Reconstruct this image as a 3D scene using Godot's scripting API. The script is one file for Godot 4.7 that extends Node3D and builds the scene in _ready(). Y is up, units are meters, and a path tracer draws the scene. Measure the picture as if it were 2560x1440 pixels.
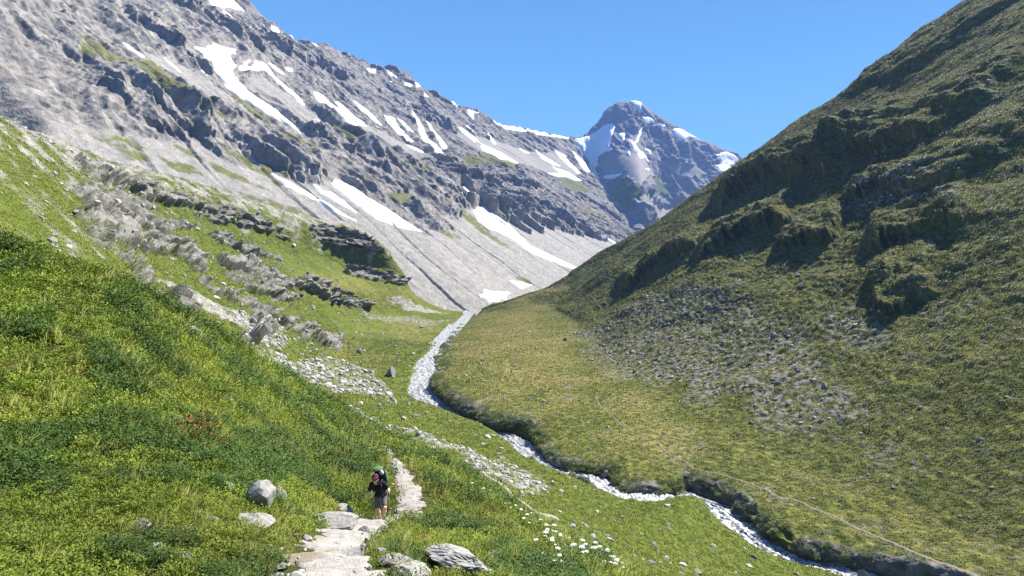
extends Node3D
# An alpine valley: a hiker climbs a stony trail on a shrubby slope; a torrent, a scree-covered
# mountain wall with snow gullies, a far peak and a tussocky hillside lie beyond. Units are metres.

class Sheet:
	var nu: int
	var nv: int
	var p: PackedVector3Array
	var n: PackedVector3Array
	var c: PackedColorArray
	var flip := false
	var ku := PackedFloat32Array()   # where the control lines lie in the grid, 0 to 1
	var kv := PackedFloat32Array()
	static func warp(k: PackedFloat32Array, t: float) -> float:
		var x: float = clampf(t, 0.0, 1.0) * (k.size() - 1)
		var i: int = mini(int(x), k.size() - 2)
		return lerpf(k[i], k[i + 1], x - i)
	static func unwarp(k: PackedFloat32Array, g: float) -> float:
		var i: int = clampi(k.bsearch(g) - 1, 0, k.size() - 2)
		return (i + (g - k[i]) / (k[i + 1] - k[i])) / (k.size() - 1)
	func grid(u: float, v: float) -> Vector2:
		return Vector2(warp(ku, u) * (nu - 1), warp(kv, v) * (nv - 1))
	func at(u: float, v: float) -> Vector3:
		var g: Vector2 = grid(u, v)
		var x: float = g.x
		var y: float = g.y
		var i: int = mini(int(x), nu - 2)
		var j: int = mini(int(y), nv - 2)
		var k: int = j * nu + i
		return p[k].lerp(p[k + 1], x - i).lerp(p[k + nu].lerp(p[k + nu + 1], x - i), y - j)
	func up(u: float, v: float) -> Vector3:
		var g: Vector2 = grid(u, v)
		return n[clampi(int(g.y), 0, nv - 1) * nu + clampi(int(g.x), 0, nu - 1)]

var fbm := FastNoiseLite.new()
var plain := FastNoiseLite.new()
var ridged := FastNoiseLite.new()
var cells := FastNoiseLite.new()
var deep := FastNoiseLite.new()
var rng := RandomNumberGenerator.new()
var t0 := 0

func stage(s: String) -> void:
	print("%6.1f s  %s" % [(Time.get_ticks_msec() - t0) / 1000.0, s])

func setup_noise() -> void:
	fbm.noise_type = FastNoiseLite.TYPE_SIMPLEX_SMOOTH
	fbm.seed = 11
	fbm.frequency = 1.0
	fbm.fractal_type = FastNoiseLite.FRACTAL_FBM
	fbm.fractal_octaves = 4
	deep.noise_type = FastNoiseLite.TYPE_SIMPLEX_SMOOTH
	deep.seed = 31
	deep.frequency = 1.0
	deep.fractal_type = FastNoiseLite.FRACTAL_FBM
	deep.fractal_octaves = 6
	deep.fractal_gain = 0.58
	plain.noise_type = FastNoiseLite.TYPE_SIMPLEX_SMOOTH
	plain.seed = 5
	plain.frequency = 1.0
	plain.fractal_type = FastNoiseLite.FRACTAL_NONE
	ridged.noise_type = FastNoiseLite.TYPE_SIMPLEX_SMOOTH
	ridged.seed = 23
	ridged.frequency = 1.0
	ridged.fractal_type = FastNoiseLite.FRACTAL_RIDGED
	ridged.fractal_octaves = 3
	cells.noise_type = FastNoiseLite.TYPE_CELLULAR
	cells.seed = 7
	cells.frequency = 1.0
	cells.cellular_return_type = FastNoiseLite.RETURN_CELL_VALUE
	cells.fractal_type = FastNoiseLite.FRACTAL_NONE
	rng.seed = 4242

# ---------------------------------------------------------------- surfaces

func spline(q: PackedVector3Array, t: float) -> Vector3:
	var m: int = q.size()
	var i: int = clampi(int(floor(t)), 0, m - 2)
	var f: float = t - i
	var b: Vector3 = q[i]
	var c: Vector3 = q[i + 1]
	var a: Vector3 = q[i - 1] if i > 0 else 2.0 * b - c
	var d: Vector3 = q[i + 2] if i + 2 < m else 2.0 * c - b
	return 0.5 * (2.0 * b + (c - a) * f + (2.0 * a - 5.0 * b + 4.0 * c - d) * f * f + (3.0 * b - a - 3.0 * c + d) * f * f * f)

func knots(count: int, weights: Array) -> PackedFloat32Array:
	var k := PackedFloat32Array([0.0])
	for i in count - 1:
		k.append(k[-1] + (weights[mini(i, weights.size() - 1)] if weights.size() > 0 else 1.0))
	for i in count:
		k[i] /= k[count - 1] if i < count - 1 else 1.0
	k[count - 1] = 1.0
	return k

func loft(rows: Array, nu: int, nv: int, wu: Array = [], wv: Array = []) -> Sheet:
	var s := Sheet.new()
	s.ku = knots(rows[0].size() / 3, wu)
	s.kv = knots(rows.size(), wv)
	s.nu = nu
	s.nv = nv
	s.p.resize(nu * nv)
	var lines: Array[PackedVector3Array] = []
	for r in rows:
		var q := PackedVector3Array()
		for k in range(0, r.size(), 3):
			q.append(Vector3(r[k], r[k + 1], r[k + 2]))
		var fine := PackedVector3Array()
		fine.resize(nu)
		for i in nu:
			fine[i] = spline(q, Sheet.unwarp(s.ku, float(i) / (nu - 1)) * (q.size() - 1))
		lines.append(fine)
	var col := PackedVector3Array()
	col.resize(lines.size())
	var vs := PackedFloat32Array()
	for j in nv:
		vs.append(Sheet.unwarp(s.kv, float(j) / (nv - 1)) * (lines.size() - 1))
	for i in nu:
		for k in lines.size():
			col[k] = lines[k][i]
		for j in nv:
			s.p[j * nu + i] = spline(col, vs[j])
	shade_normals(s)
	s.c.resize(nu * nv)
	return s

func row_params(s: Sheet) -> PackedFloat32Array:
	var out := PackedFloat32Array()
	for j in s.nv:
		out.append(Sheet.unwarp(s.kv, float(j) / (s.nv - 1)))
	return out

func shade_normals(s: Sheet) -> void:
	var nu: int = s.nu
	var nv: int = s.nv
	s.n.resize(nu * nv)
	var votes := 0
	for k in range(0, nu * (nv - 1) - 1, 97):
		votes += 1 if (s.p[k + 1] - s.p[k]).cross(s.p[k + nu] - s.p[k]).y > 0.0 else -1
	s.flip = votes > 0
	var sign_: float = 1.0 if s.flip else -1.0
	for j in nv:
		var ja: int = maxi(j - 1, 0) * nu
		var jb: int = mini(j + 1, nv - 1) * nu
		for i in nu:
			var du: Vector3 = s.p[j * nu + mini(i + 1, nu - 1)] - s.p[j * nu + maxi(i - 1, 0)]
			var dv: Vector3 = s.p[jb + i] - s.p[ja + i]
			s.n[j * nu + i] = (du.cross(dv) * sign_).normalized()

# Signed distance, in grid steps and held within 8, to the outlines laid on a surface (positive inside).
func outline(s: Sheet, polys: Array, reach: float = 8.0) -> PackedFloat32Array:
	var nu: int = s.nu
	var nv: int = s.nv
	var out := PackedFloat32Array()
	out.resize(nu * nv)
	out.fill(-reach)
	for poly in polys:
		one_outline(out, s, poly, reach)
	return out

func one_outline(out: PackedFloat32Array, s: Sheet, poly: Array, reach: float) -> void:
	var nu: int = s.nu
	var nv: int = s.nv
	var q := PackedVector2Array()
	var lo := Vector2(1e9, 1e9)
	var hi := Vector2(-1e9, -1e9)
	for k in range(0, poly.size(), 2):
		var w: Vector2 = s.grid(poly[k], poly[k + 1])
		q.append(w)
		lo = lo.min(w)
		hi = hi.max(w)
	var x0: int = clampi(int(lo.x - reach), 0, nu - 1)
	var x1: int = clampi(int(hi.x + reach) + 1, 0, nu - 1)
	var y0: int = clampi(int(lo.y - reach), 0, nv - 1)
	var y1: int = clampi(int(hi.y + reach) + 1, 0, nv - 1)
	var wide: int = x1 - x0 + 1
	var away := PackedFloat32Array()
	away.resize(wide * (y1 - y0 + 1))
	away.fill(reach)
	for e in q.size():
		var a: Vector2 = q[e]
		var b: Vector2 = q[(e + 1) % q.size()]
		var pieces: int = maxi(1, int(a.distance_to(b) / 12.0))
		for k in pieces:
			var c: Vector2 = a.lerp(b, float(k) / pieces)
			var d: Vector2 = a.lerp(b, float(k + 1) / pieces)
			var cd: Vector2 = d - c
			var l2: float = maxf(cd.length_squared(), 1e-9)
			for y in range(maxi(y0, int(minf(c.y, d.y) - reach)), mini(y1, int(maxf(c.y, d.y) + reach) + 1) + 1):
				for x in range(maxi(x0, int(minf(c.x, d.x) - reach)), mini(x1, int(maxf(c.x, d.x) + reach) + 1) + 1):
					var w := Vector2(x, y) - c
					var far: float = (w - cd * clampf(w.dot(cd) / l2, 0.0, 1.0)).length()
					var at: int = (y - y0) * wide + x - x0
					if far < away[at]:
						away[at] = far
	for y in range(y0, y1 + 1):
		var cuts: Array[float] = []
		for e in q.size():
			var a: Vector2 = q[e]
			var b: Vector2 = q[(e + 1) % q.size()]
			if (a.y <= y) != (b.y <= y):
				cuts.append(a.x + (y - a.y) / (b.y - a.y) * (b.x - a.x))
		cuts.sort()
		var at_cut := 0
		for x in range(x0, x1 + 1):
			while at_cut < cuts.size() and cuts[at_cut] <= x:
				at_cut += 1
			var d: float = away[(y - y0) * wide + x - x0]
			if at_cut % 2 == 0:
				d = -d
			var k: int = y * nu + x
			if d > out[k]:
				out[k] = d

func mesh_of(s: Sheet) -> ArrayMesh:
	var idx := PackedInt32Array()
	idx.resize((s.nu - 1) * (s.nv - 1) * 6)
	var w := 0
	var a: int = 1 if not s.flip else s.nu
	var b: int = s.nu if not s.flip else 1
	for j in s.nv - 1:
		for i in s.nu - 1:
			var k: int = j * s.nu + i
			idx[w] = k
			idx[w + 1] = k + a
			idx[w + 2] = k + b
			idx[w + 3] = k + a
			idx[w + 4] = k + s.nu + 1
			idx[w + 5] = k + b
			w += 6
	return array_mesh(s.p, s.n, s.c, idx)

func array_mesh(p: PackedVector3Array, n: PackedVector3Array, c: PackedColorArray, idx: PackedInt32Array) -> ArrayMesh:
	var arr := []
	arr.resize(Mesh.ARRAY_MAX)
	arr[Mesh.ARRAY_VERTEX] = p
	arr[Mesh.ARRAY_NORMAL] = n
	if c.size() > 0:
		arr[Mesh.ARRAY_COLOR] = c
	arr[Mesh.ARRAY_INDEX] = idx
	var m := ArrayMesh.new()
	m.add_surface_from_arrays(Mesh.PRIMITIVE_TRIANGLES, arr)
	return m

func put(called: String, mesh: Mesh, mat: Material, parent: Node = self) -> MeshInstance3D:
	var o := MeshInstance3D.new()
	o.name = called
	o.mesh = mesh
	o.material_override = mat
	parent.add_child(o, true)
	return o

func structure(o: Node, label: String, category: String) -> void:
	o.set_meta("kind", "structure")
	o.set_meta("label", label)
	o.set_meta("category", category)

# ---------------------------------------------------------------- materials

var mats := {}

func noise_picture(freq: float, octaves: int, low: Color, high: Color, seed_: int, normal: bool = false, bump: float = 4.0) -> NoiseTexture2D:
	var f := FastNoiseLite.new()
	f.noise_type = FastNoiseLite.TYPE_SIMPLEX_SMOOTH
	f.seed = seed_
	f.frequency = freq
	f.fractal_octaves = octaves
	f.fractal_gain = 0.62
	var t := NoiseTexture2D.new()
	t.width = 1024
	t.height = 1024
	t.seamless = true
	t.noise = f
	t.as_normal_map = normal
	t.bump_strength = bump
	if not normal:
		var g := Gradient.new()
		g.set_color(0, low)
		g.set_color(1, high)
		t.color_ramp = g
	return t

func coloured(rough: float = 0.95) -> StandardMaterial3D:
	var m := StandardMaterial3D.new()
	m.vertex_color_use_as_albedo = true
	m.roughness = rough
	m.metallic_specular = 0.15
	return m

func grained(tile: float, freq: float, low: float, bump: float, seed_: int, sharp: bool = false) -> StandardMaterial3D:
	var m: StandardMaterial3D = coloured()
	m.albedo_texture = noise_picture(freq, 5, Color(low, low, low), Color(1, 1, 1), seed_)
	m.normal_enabled = true
	var relief: NoiseTexture2D = noise_picture(freq, 5, Color.BLACK, Color.WHITE, seed_ + 1, true, bump)
	if sharp:
		(relief.noise as FastNoiseLite).fractal_type = FastNoiseLite.FRACTAL_RIDGED
	m.normal_texture = relief
	m.uv1_triplanar = true
	m.uv1_world_triplanar = true
	m.uv1_scale = Vector3.ONE / tile
	return m

func setup_materials() -> void:
	mats.wall = grained(260.0, 0.02, 0.65, 6.0, 101, true)
	mats.side = grained(60.0, 0.02, 0.55, 6.0, 111, true)
	mats.hill = grained(70.0, 0.02, 0.5, 11.0, 121)
	mats.near = grained(6.0, 0.02, 0.5, 8.0, 131)
	mats.stone = grained(1.6, 0.012, 0.55, 6.0, 141)
	mats.grit = grained(1.3, 0.03, 0.5, 7.0, 151)
	mats.pebble = coloured(0.9)
	mats.stem = cloth(Color(0.1, 0.14, 0.03))
	mats.petal = cloth(Color(0.78, 0.78, 0.7))
	mats.herb = leaf_material(0.5)
	mats.herb.albedo_color = Color(0.13, 0.17, 0.03).linear_to_srgb()
	mats.rose_leaf = leaf_material(0.4)
	mats.rose_leaf.albedo_color = Color(0.06, 0.09, 0.02).linear_to_srgb()
	mats.rose = leaf_material(0.4)
	mats.rose.albedo_color = Color(0.5, 0.1, 0.09).linear_to_srgb()
	mats.water = coloured(0.35)
	mats.water.metallic_specular = 0.5
	var w := StandardMaterial3D.new()
	w.albedo_color = Color(0.93, 0.94, 0.955)
	w.roughness = 0.7
	w.metallic_specular = 0.3
	w.albedo_texture = noise_picture(0.02, 5, Color(0.78, 0.78, 0.77), Color(1, 1, 1), 161)
	w.uv1_triplanar = true
	w.uv1_world_triplanar = true
	w.uv1_scale = Vector3.ONE / 180.0
	mats.snow = w

# ---------------------------------------------------------------- landforms

var wall: Sheet
var peak: Sheet
var side: Sheet
var hill: Sheet
var near: Sheet
var stream: Sheet

func snow_fields(s: Sheet, polys: Array, thick: float, parent: Node, step: float) -> void:
	for poly in polys:
		var sd := PackedFloat32Array()
		sd.resize(s.nu * s.nv)
		sd.fill(-4.0)
		one_outline(sd, s, poly, 4.0)
		var lo := Vector2(1e9, 1e9)
		var hi := Vector2(-1e9, -1e9)
		for k in range(0, poly.size(), 2):
			var w: Vector2 = s.grid(poly[k], poly[k + 1])
			lo = lo.min(w)
			hi = hi.max(w)
		var x0: int = clampi(int(lo.x) - 3, 0, s.nu - 1)
		var x1: int = clampi(int(hi.x) + 4, 0, s.nu - 1)
		var y0: int = clampi(int(lo.y) - 3, 0, s.nv - 1)
		var y1: int = clampi(int(hi.y) + 4, 0, s.nv - 1)
		var p := PackedVector3Array()
		var n := PackedVector3Array()
		var idx := PackedInt32Array()
		var id := {}
		for j in range(y0, y1):
			for i in range(x0, x1):
				var best: float = -9.0
				for k in [j * s.nu + i, j * s.nu + i + 1, (j + 1) * s.nu + i, (j + 1) * s.nu + i + 1]:
					best = maxf(best, sd[k])
				if best < -1.6:
					continue
				var quad: Array[int] = []
				for k in [j * s.nu + i, j * s.nu + i + 1, (j + 1) * s.nu + i, (j + 1) * s.nu + i + 1]:
					if not id.has(k):
						id[k] = p.size()
						var e: float = sd[k] + 1.9 * fbm.get_noise_3d(s.p[k].x / step / 1.6, s.p[k].y / step / 1.6, s.p[k].z / step / 1.6) - 0.4
						p.append(s.p[k] + s.n[k] * clampf(e * thick * 0.7, -thick * 1.5, thick))
						n.append(s.n[k])
					quad.append(id[k])
				if s.flip:
					idx.append_array(PackedInt32Array([quad[0], quad[2], quad[1], quad[1], quad[2], quad[3]]))
				else:
					idx.append_array(PackedInt32Array([quad[0], quad[1], quad[2], quad[1], quad[3], quad[2]]))
		if idx.size() == 0:
			continue
		for k in n.size():
			n[k] = Vector3.ZERO
		for k in range(0, idx.size(), 3):
			var w: Vector3 = (p[idx[k + 2]] - p[idx[k]]).cross(p[idx[k + 1]] - p[idx[k]])
			for e in 3:
				n[idx[k + e]] += w
		for k in n.size():
			n[k] = n[k].normalized()
		put("snow_field", array_mesh(p, n, PackedColorArray(), idx), mats.snow, parent)

func mix3(a: Color, b: Color, t: float) -> Color:
	return a.lerp(b, clampf(t, 0.0, 1.0))

func step01(a: float, b: float, x: float) -> float:
	return smoothstep(a, b, x)

func scarp_rises(s: Sheet, lines: Array, sizes: Array, up_sign: float, jag: float) -> PackedFloat32Array:
	# the ground stands proud above each line and breaks off below it
	var raised := PackedFloat32Array()
	raised.resize(s.p.size())
	for e in lines.size():
		var line := PackedVector2Array()
		var lo := Vector2(1e9, 1e9)
		var hi := Vector2(-1e9, -1e9)
		for k in range(0, lines[e].size(), 2):
			line.append(s.grid(lines[e][k], lines[e][k + 1]))
			lo = lo.min(line[-1])
			hi = hi.max(line[-1])
		var tall: float = sizes[e][0]
		var reach: float = sizes[e][1]
		for j in range(maxi(0, int(lo.y - reach)), mini(s.nv - 1, int(hi.y + reach))):
			for i in range(maxi(0, int(lo.x - reach * 0.5)), mini(s.nu - 1, int(hi.x + reach * 0.5))):
				var w := Vector2(i, j)
				w += Vector2(0.4, 1.0) * jag * deep.get_noise_2d(i / 46.0, j / 90.0 + e * 9.0)
				var best: float = 1e9
				var up_by: float = 0.0
				var on: float = 0.0
				for k in line.size() - 1:
					var ab: Vector2 = line[k + 1] - line[k]
					var t: float = clampf((w - line[k]).dot(ab) / ab.length_squared(), 0.0, 1.0)
					var off: Vector2 = w - line[k] - ab * t
					if off.length() < best:
						best = off.length()
						on = (k + t) / (line.size() - 1)
						up_by = best if off.y * up_sign > 0.0 else -best
				if up_by > -4.0 and up_by < reach:
					raised[j * s.nu + i] += tall * step01(0.0, 0.22, minf(on, 1.0 - on)) * step01(-2.0, 1.5, up_by) * (1.0 - step01(reach * 0.2, reach, up_by))
	return raised

func build_wall() -> void:
	var s: Sheet = loft(MOUNTAIN_WALL, 980, 400, [1.0, 2.0, 3.0, 3.0, 3.0, 3.0, 3.0, 3.0, 2.0, 1.5, 1.0], [0.5, 1.0, 1.0, 1.0, 1.0, 1.0, 1.0, 0.3])
	var scree: PackedFloat32Array = outline(s, WALL_SCREE)
	var grass: PackedFloat32Array = outline(s, WALL_GRASS)
	var snow: PackedFloat32Array = outline(s, WALL_SNOW, 5.0)
	var raised: PackedFloat32Array = scarp_rises(s, WALL_SCARPS, WALL_SCARP_SIZE, -1.0, 34.0)
	var vat: PackedFloat32Array = row_params(s)
	var p2: PackedVector3Array = s.p.duplicate()
	for k in s.p.size():
		var q: Vector3 = s.p[k]
		var along: float = q.x * 0.41 - q.z * 0.91
		var down: float = q.x * 0.91 + q.z * 0.41
		var ragged: float = fbm.get_noise_3d(q.x / 40.0, q.y / 40.0, q.z / 40.0)
		var k_scree: float = step01(-1.2, 1.2, scree[k] + ragged * 7.0)
		var k_grass: float = step01(-1.0, 1.0, grass[k] + ragged * 6.0)
		var rock: float = (1.0 - maxf(k_scree, k_grass * 0.8)) * (1.0 - 0.85 * step01(-4.0, 0.5, snow[k]))
		var bend: float = fbm.get_noise_2d(along / 300.0, down / 300.0) * 60.0
		var big: float = ridged.get_noise_2d((along + bend) / 260.0, down / 900.0)
		var flute: float = ridged.get_noise_2d((along + bend * 0.6) / 95.0 + 40.0, down / 420.0)
		var chip: float = ridged.get_noise_2d((along + bend * 0.4) / 34.0 + 9.0, down / 60.0)
		var rough: float = deep.get_noise_3d(q.x / 90.0, q.y / 70.0, q.z / 90.0)
		var layer: float = q.y / 34.0 + fbm.get_noise_2d(along / 260.0, down / 260.0) * 1.8
		var saw: float = layer - floor(layer)
		var ledge: float = (saw if saw < 0.7 else (1.0 - saw) * 2.33) - 0.35
		var layer2: float = layer * 3.3 + ragged
		var saw2: float = layer2 - floor(layer2)
		var ledge2: float = (saw2 if saw2 < 0.7 else (1.0 - saw2) * 2.33) - 0.35
		var d: float = rock * (16.0 * big + 10.0 * flute + 3.5 * chip + 5.0 * rough + 6.0 * ledge + 3.6 * ledge2 - 6.0)
		var runnel: float = ridged.get_noise_2d((along + bend * 0.3) / 75.0, down / 2200.0)
		d += (1.0 - rock) * (1.6 * rough - 3.4 * step01(0.66, 0.86, runnel))
		var at_crest: float = (vat[k / s.nu] - 0.125) / 0.035
		d += exp(-at_crest * at_crest) * 15.0 * ridged.get_noise_2d(along / 70.0, 3.0)
		d += raised[k] * (0.45 + 0.45 * flute) * (1.0 - 0.8 * step01(-4.0, 0.5, snow[k]))
		p2[k] = q + s.n[k] * d
		var tone: float = deep.get_noise_3d(q.x / 26.0, q.y / 12.0, q.z / 26.0)
		var band: float = plain.get_noise_2d(layer * 3.0, along / 400.0)
		var seam: float = plain.get_noise_2d(layer * 7.0 + ragged * 2.0, along / 300.0)
		var streak: float = fbm.get_noise_2d((along + bend * 0.5) / 22.0, down / 420.0)
		var cr: Color = mix3(Color(0.17, 0.165, 0.16), Color(0.37, 0.352, 0.325), 0.5 + 0.75 * tone + 0.3 * band + 0.3 * seam + 0.35 * streak)
		var cs: Color = mix3(Color(0.29, 0.282, 0.265), Color(0.37, 0.358, 0.335), 0.5 + tone * 0.7 + 0.9 * streak + 0.3 * bend / 60.0)
		var cg: Color = mix3(Color(0.1, 0.125, 0.04), Color(0.19, 0.19, 0.075), 0.5 + tone * 1.4)
		var c: Color = cr.lerp(cs, k_scree)
		s.c[k] = c.lerp(cg, k_grass * step01(-0.3, 0.05, tone + 0.1))
	s.p = p2
	shade_normals(s)
	wall = s
	var o: MeshInstance3D = put("mountain_ridge", mesh_of(s), mats.wall)
	structure(o, "long grey mountain wall of ribbed cliffs and pale scree with snow gullies", "mountain")
	snow_fields(s, WALL_SNOW, 2.2, o, 14.0)
	stage("wall")

func build_peak() -> void:
	var s: Sheet = loft(FAR_PEAK, 320, 210)
	var scree: PackedFloat32Array = outline(s, PEAK_SCREE)
	var grass: PackedFloat32Array = outline(s, PEAK_GRASS)
	var snow: PackedFloat32Array = outline(s, PEAK_SNOW, 5.0)
	var vat: PackedFloat32Array = row_params(s)
	var p2: PackedVector3Array = s.p.duplicate()
	for k in s.p.size():
		var q: Vector3 = s.p[k]
		var v: float = vat[k / s.nu]
		var ragged: float = fbm.get_noise_3d(q.x / 90.0, q.y / 90.0, q.z / 90.0)
		var k_scree: float = step01(-1.2, 1.2, scree[k] + ragged * 5.0)
		var k_grass: float = step01(-1.0, 1.0, grass[k] + ragged * 4.0)
		var rock: float = (1.0 - maxf(k_scree, k_grass * 0.85)) * (1.0 - 0.8 * step01(-4.0, 0.5, snow[k]))
		var calm: float = 0.25 + 0.75 * step01(0.17, 0.32, v)
		var big: float = ridged.get_noise_2d((q.x + q.y * 0.35) / 520.0, q.y / 1500.0)
		var mid: float = ridged.get_noise_2d((q.x + q.y * 0.35) / 170.0, q.y / 600.0)
		var rough: float = deep.get_noise_3d(q.x / 160.0, q.y / 120.0, q.z / 160.0)
		var layer: float = q.y / 70.0 + ragged
		var saw: float = layer - floor(layer)
		var ledge: float = (saw if saw < 0.75 else (1.0 - saw) * 3.0) - 0.4
		p2[k] = q + s.n[k] * (rock * calm * (55.0 * big + 24.0 * mid + 26.0 * rough + 12.0 * ledge - 10.0) + (1.0 - rock) * 4.0 * rough)
		var tone: float = deep.get_noise_3d(q.x / 50.0, q.y / 24.0, q.z / 50.0)
		var cr: Color = mix3(Color(0.15, 0.148, 0.155), Color(0.36, 0.345, 0.335), 0.5 + tone)
		var cs: Color = mix3(Color(0.3, 0.285, 0.27), Color(0.38, 0.36, 0.335), 0.5 + tone)
		var cg: Color = mix3(Color(0.1, 0.15, 0.045), Color(0.17, 0.2, 0.07), 0.5 + tone)
		s.c[k] = cr.lerp(cs, k_scree).lerp(cg, k_grass)
	s.p = p2
	shade_normals(s)
	peak = s
	var o: MeshInstance3D = put("mountain_peak", mesh_of(s), mats.wall)
	structure(o, "blunt grey peak with snow couloirs closing the head of the valley", "mountain")
	snow_fields(s, PEAK_SNOW, 7.0, o, 30.0)
	stage("peak")

func build_side() -> void:
	var s: Sheet = loft(VALLEY_SIDE, 680, 500, [0.3, 0.5, 0.7, 0.7, 0.8, 0.8, 0.8, 0.8, 0.9, 1.0, 1.0], [0.4, 1.0, 1.0, 1.0, 1.2, 1.2, 1.2, 0.3])
	var rocks: PackedFloat32Array = outline(s, SIDE_ROCK)
	var scree: PackedFloat32Array = outline(s, SIDE_SCREE)
	var stones: PackedFloat32Array = outline(s, SIDE_STONES)
	var yellow: PackedFloat32Array = outline(s, SIDE_YELLOW, 40.0)
	var vat: PackedFloat32Array = row_params(s)
	var p2: PackedVector3Array = s.p.duplicate()
	for k in s.p.size():
		var q: Vector3 = s.p[k]
		var v: float = vat[k / s.nu]
		var along: float = q.x * 0.3 - q.z * 0.95
		var high: float = q.y + along * 0.03
		var ragged: float = fbm.get_noise_3d(q.x / 18.0, q.y / 9.0, q.z / 18.0)
		var shelf2: float = fbm.get_noise_2d(along / 60.0 + 7.0, high / 5.0)
		var k_rock: float = step01(-0.8, 0.8, rocks[k] + ragged * 9.0) * step01(-0.3, -0.12, shelf2)
		var k_scree: float = maxf(step01(-1.0, 1.0, scree[k] + ragged * 6.0), step01(0.81, 0.9, v + 0.12 * ragged + 0.1 * fbm.get_noise_2d(along / 14.0, high / 60.0)))
		var speck: float = fbm.get_noise_3d(q.x / 2.6, q.y / 1.6, q.z / 2.6)
		var k_stone: float = step01(-4.0, 2.0, stones[k] + ragged * 8.0) * step01(0.0, 0.16, speck)
		if v < 0.125:
			k_rock = maxf(k_rock, step01(0.1, 0.4, ragged))
		var shelf: float = ridged.get_noise_2d(along / 46.0, high / 11.0)
		var crack: float = ridged.get_noise_3d(q.x / 9.0, high / 4.0, q.z / 9.0)
		var block: float = cells.get_noise_3d(along / 40.0, high / 7.0, q.x / 60.0)
		var block2: float = cells.get_noise_3d(along / 10.0 + 30.0, high / 3.2, q.x / 14.0)
		var rough: float = deep.get_noise_3d(q.x / 12.0, high / 5.0, q.z / 12.0)
		var roll: float = fbm.get_noise_2d(q.x / 60.0, q.z / 60.0)
		var lumps: float = deep.get_noise_3d(q.x / 16.0, q.y / 10.0, q.z / 16.0)
		var far_up: float = step01(60.0, 200.0, -q.z)
		var d: float = k_rock * (2.2 + 1.6 * shelf + 3.4 * block + 2.0 * block2 + 0.3 * crack + 0.7 * rough) * (0.35 + 0.65 * far_up)
		d += (1.0 - k_rock) * 1.5 * lumps * (0.4 + 0.6 * far_up)
		d *= step01(0.1, 0.17, v)
		d += k_stone * 0.3 + roll * 2.5 * step01(0.14, 0.25, v)
		p2[k] = q + s.n[k] * d
		var tone: float = deep.get_noise_3d(q.x / 7.0, high / 2.6, q.z / 7.0)
		var cr: Color = mix3(Color(0.15, 0.148, 0.14), Color(0.34, 0.33, 0.305), 0.5 + 0.8 * tone + 0.3 * block + 0.2 * block2)
		var cs: Color = mix3(Color(0.3, 0.29, 0.27), Color(0.45, 0.435, 0.4), 0.5 + tone)
		var meadow: float = fbm.get_noise_2d(q.x / 45.0 + 9.0, q.z / 45.0)
		var y: float = clampf(0.45 + yellow[k] / 60.0 + meadow * 0.9, 0.0, 1.0)
		var cg: Color = mix3(Color(0.135, 0.175, 0.031), Color(0.25, 0.238, 0.068), y * 0.85 + tone * 0.5)
		cg = mix3(cg, Color(0.09, 0.125, 0.026), 0.7 * step01(0.1, 0.4, fbm.get_noise_3d(q.x / 3.1 + 70.0, q.y / 2.0, q.z / 3.1)))
		var c: Color = cg.lerp(cs, k_scree * step01(-0.35, 0.05, speck + 0.2)).lerp(Color(0.36, 0.35, 0.325), k_stone)
		s.c[k] = c.lerp(cr, k_rock * step01(-0.3, -0.05, tone + 0.4 * crack + 0.1))
	s.p = p2
	shade_normals(s)
	side = s
	var o: MeshInstance3D = put("valley_side", mesh_of(s), mats.side)
	structure(o, "green valley side with grey outcrop bands, scree streaks and scattered stones", "hillside")
	stage("valley side")

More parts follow.
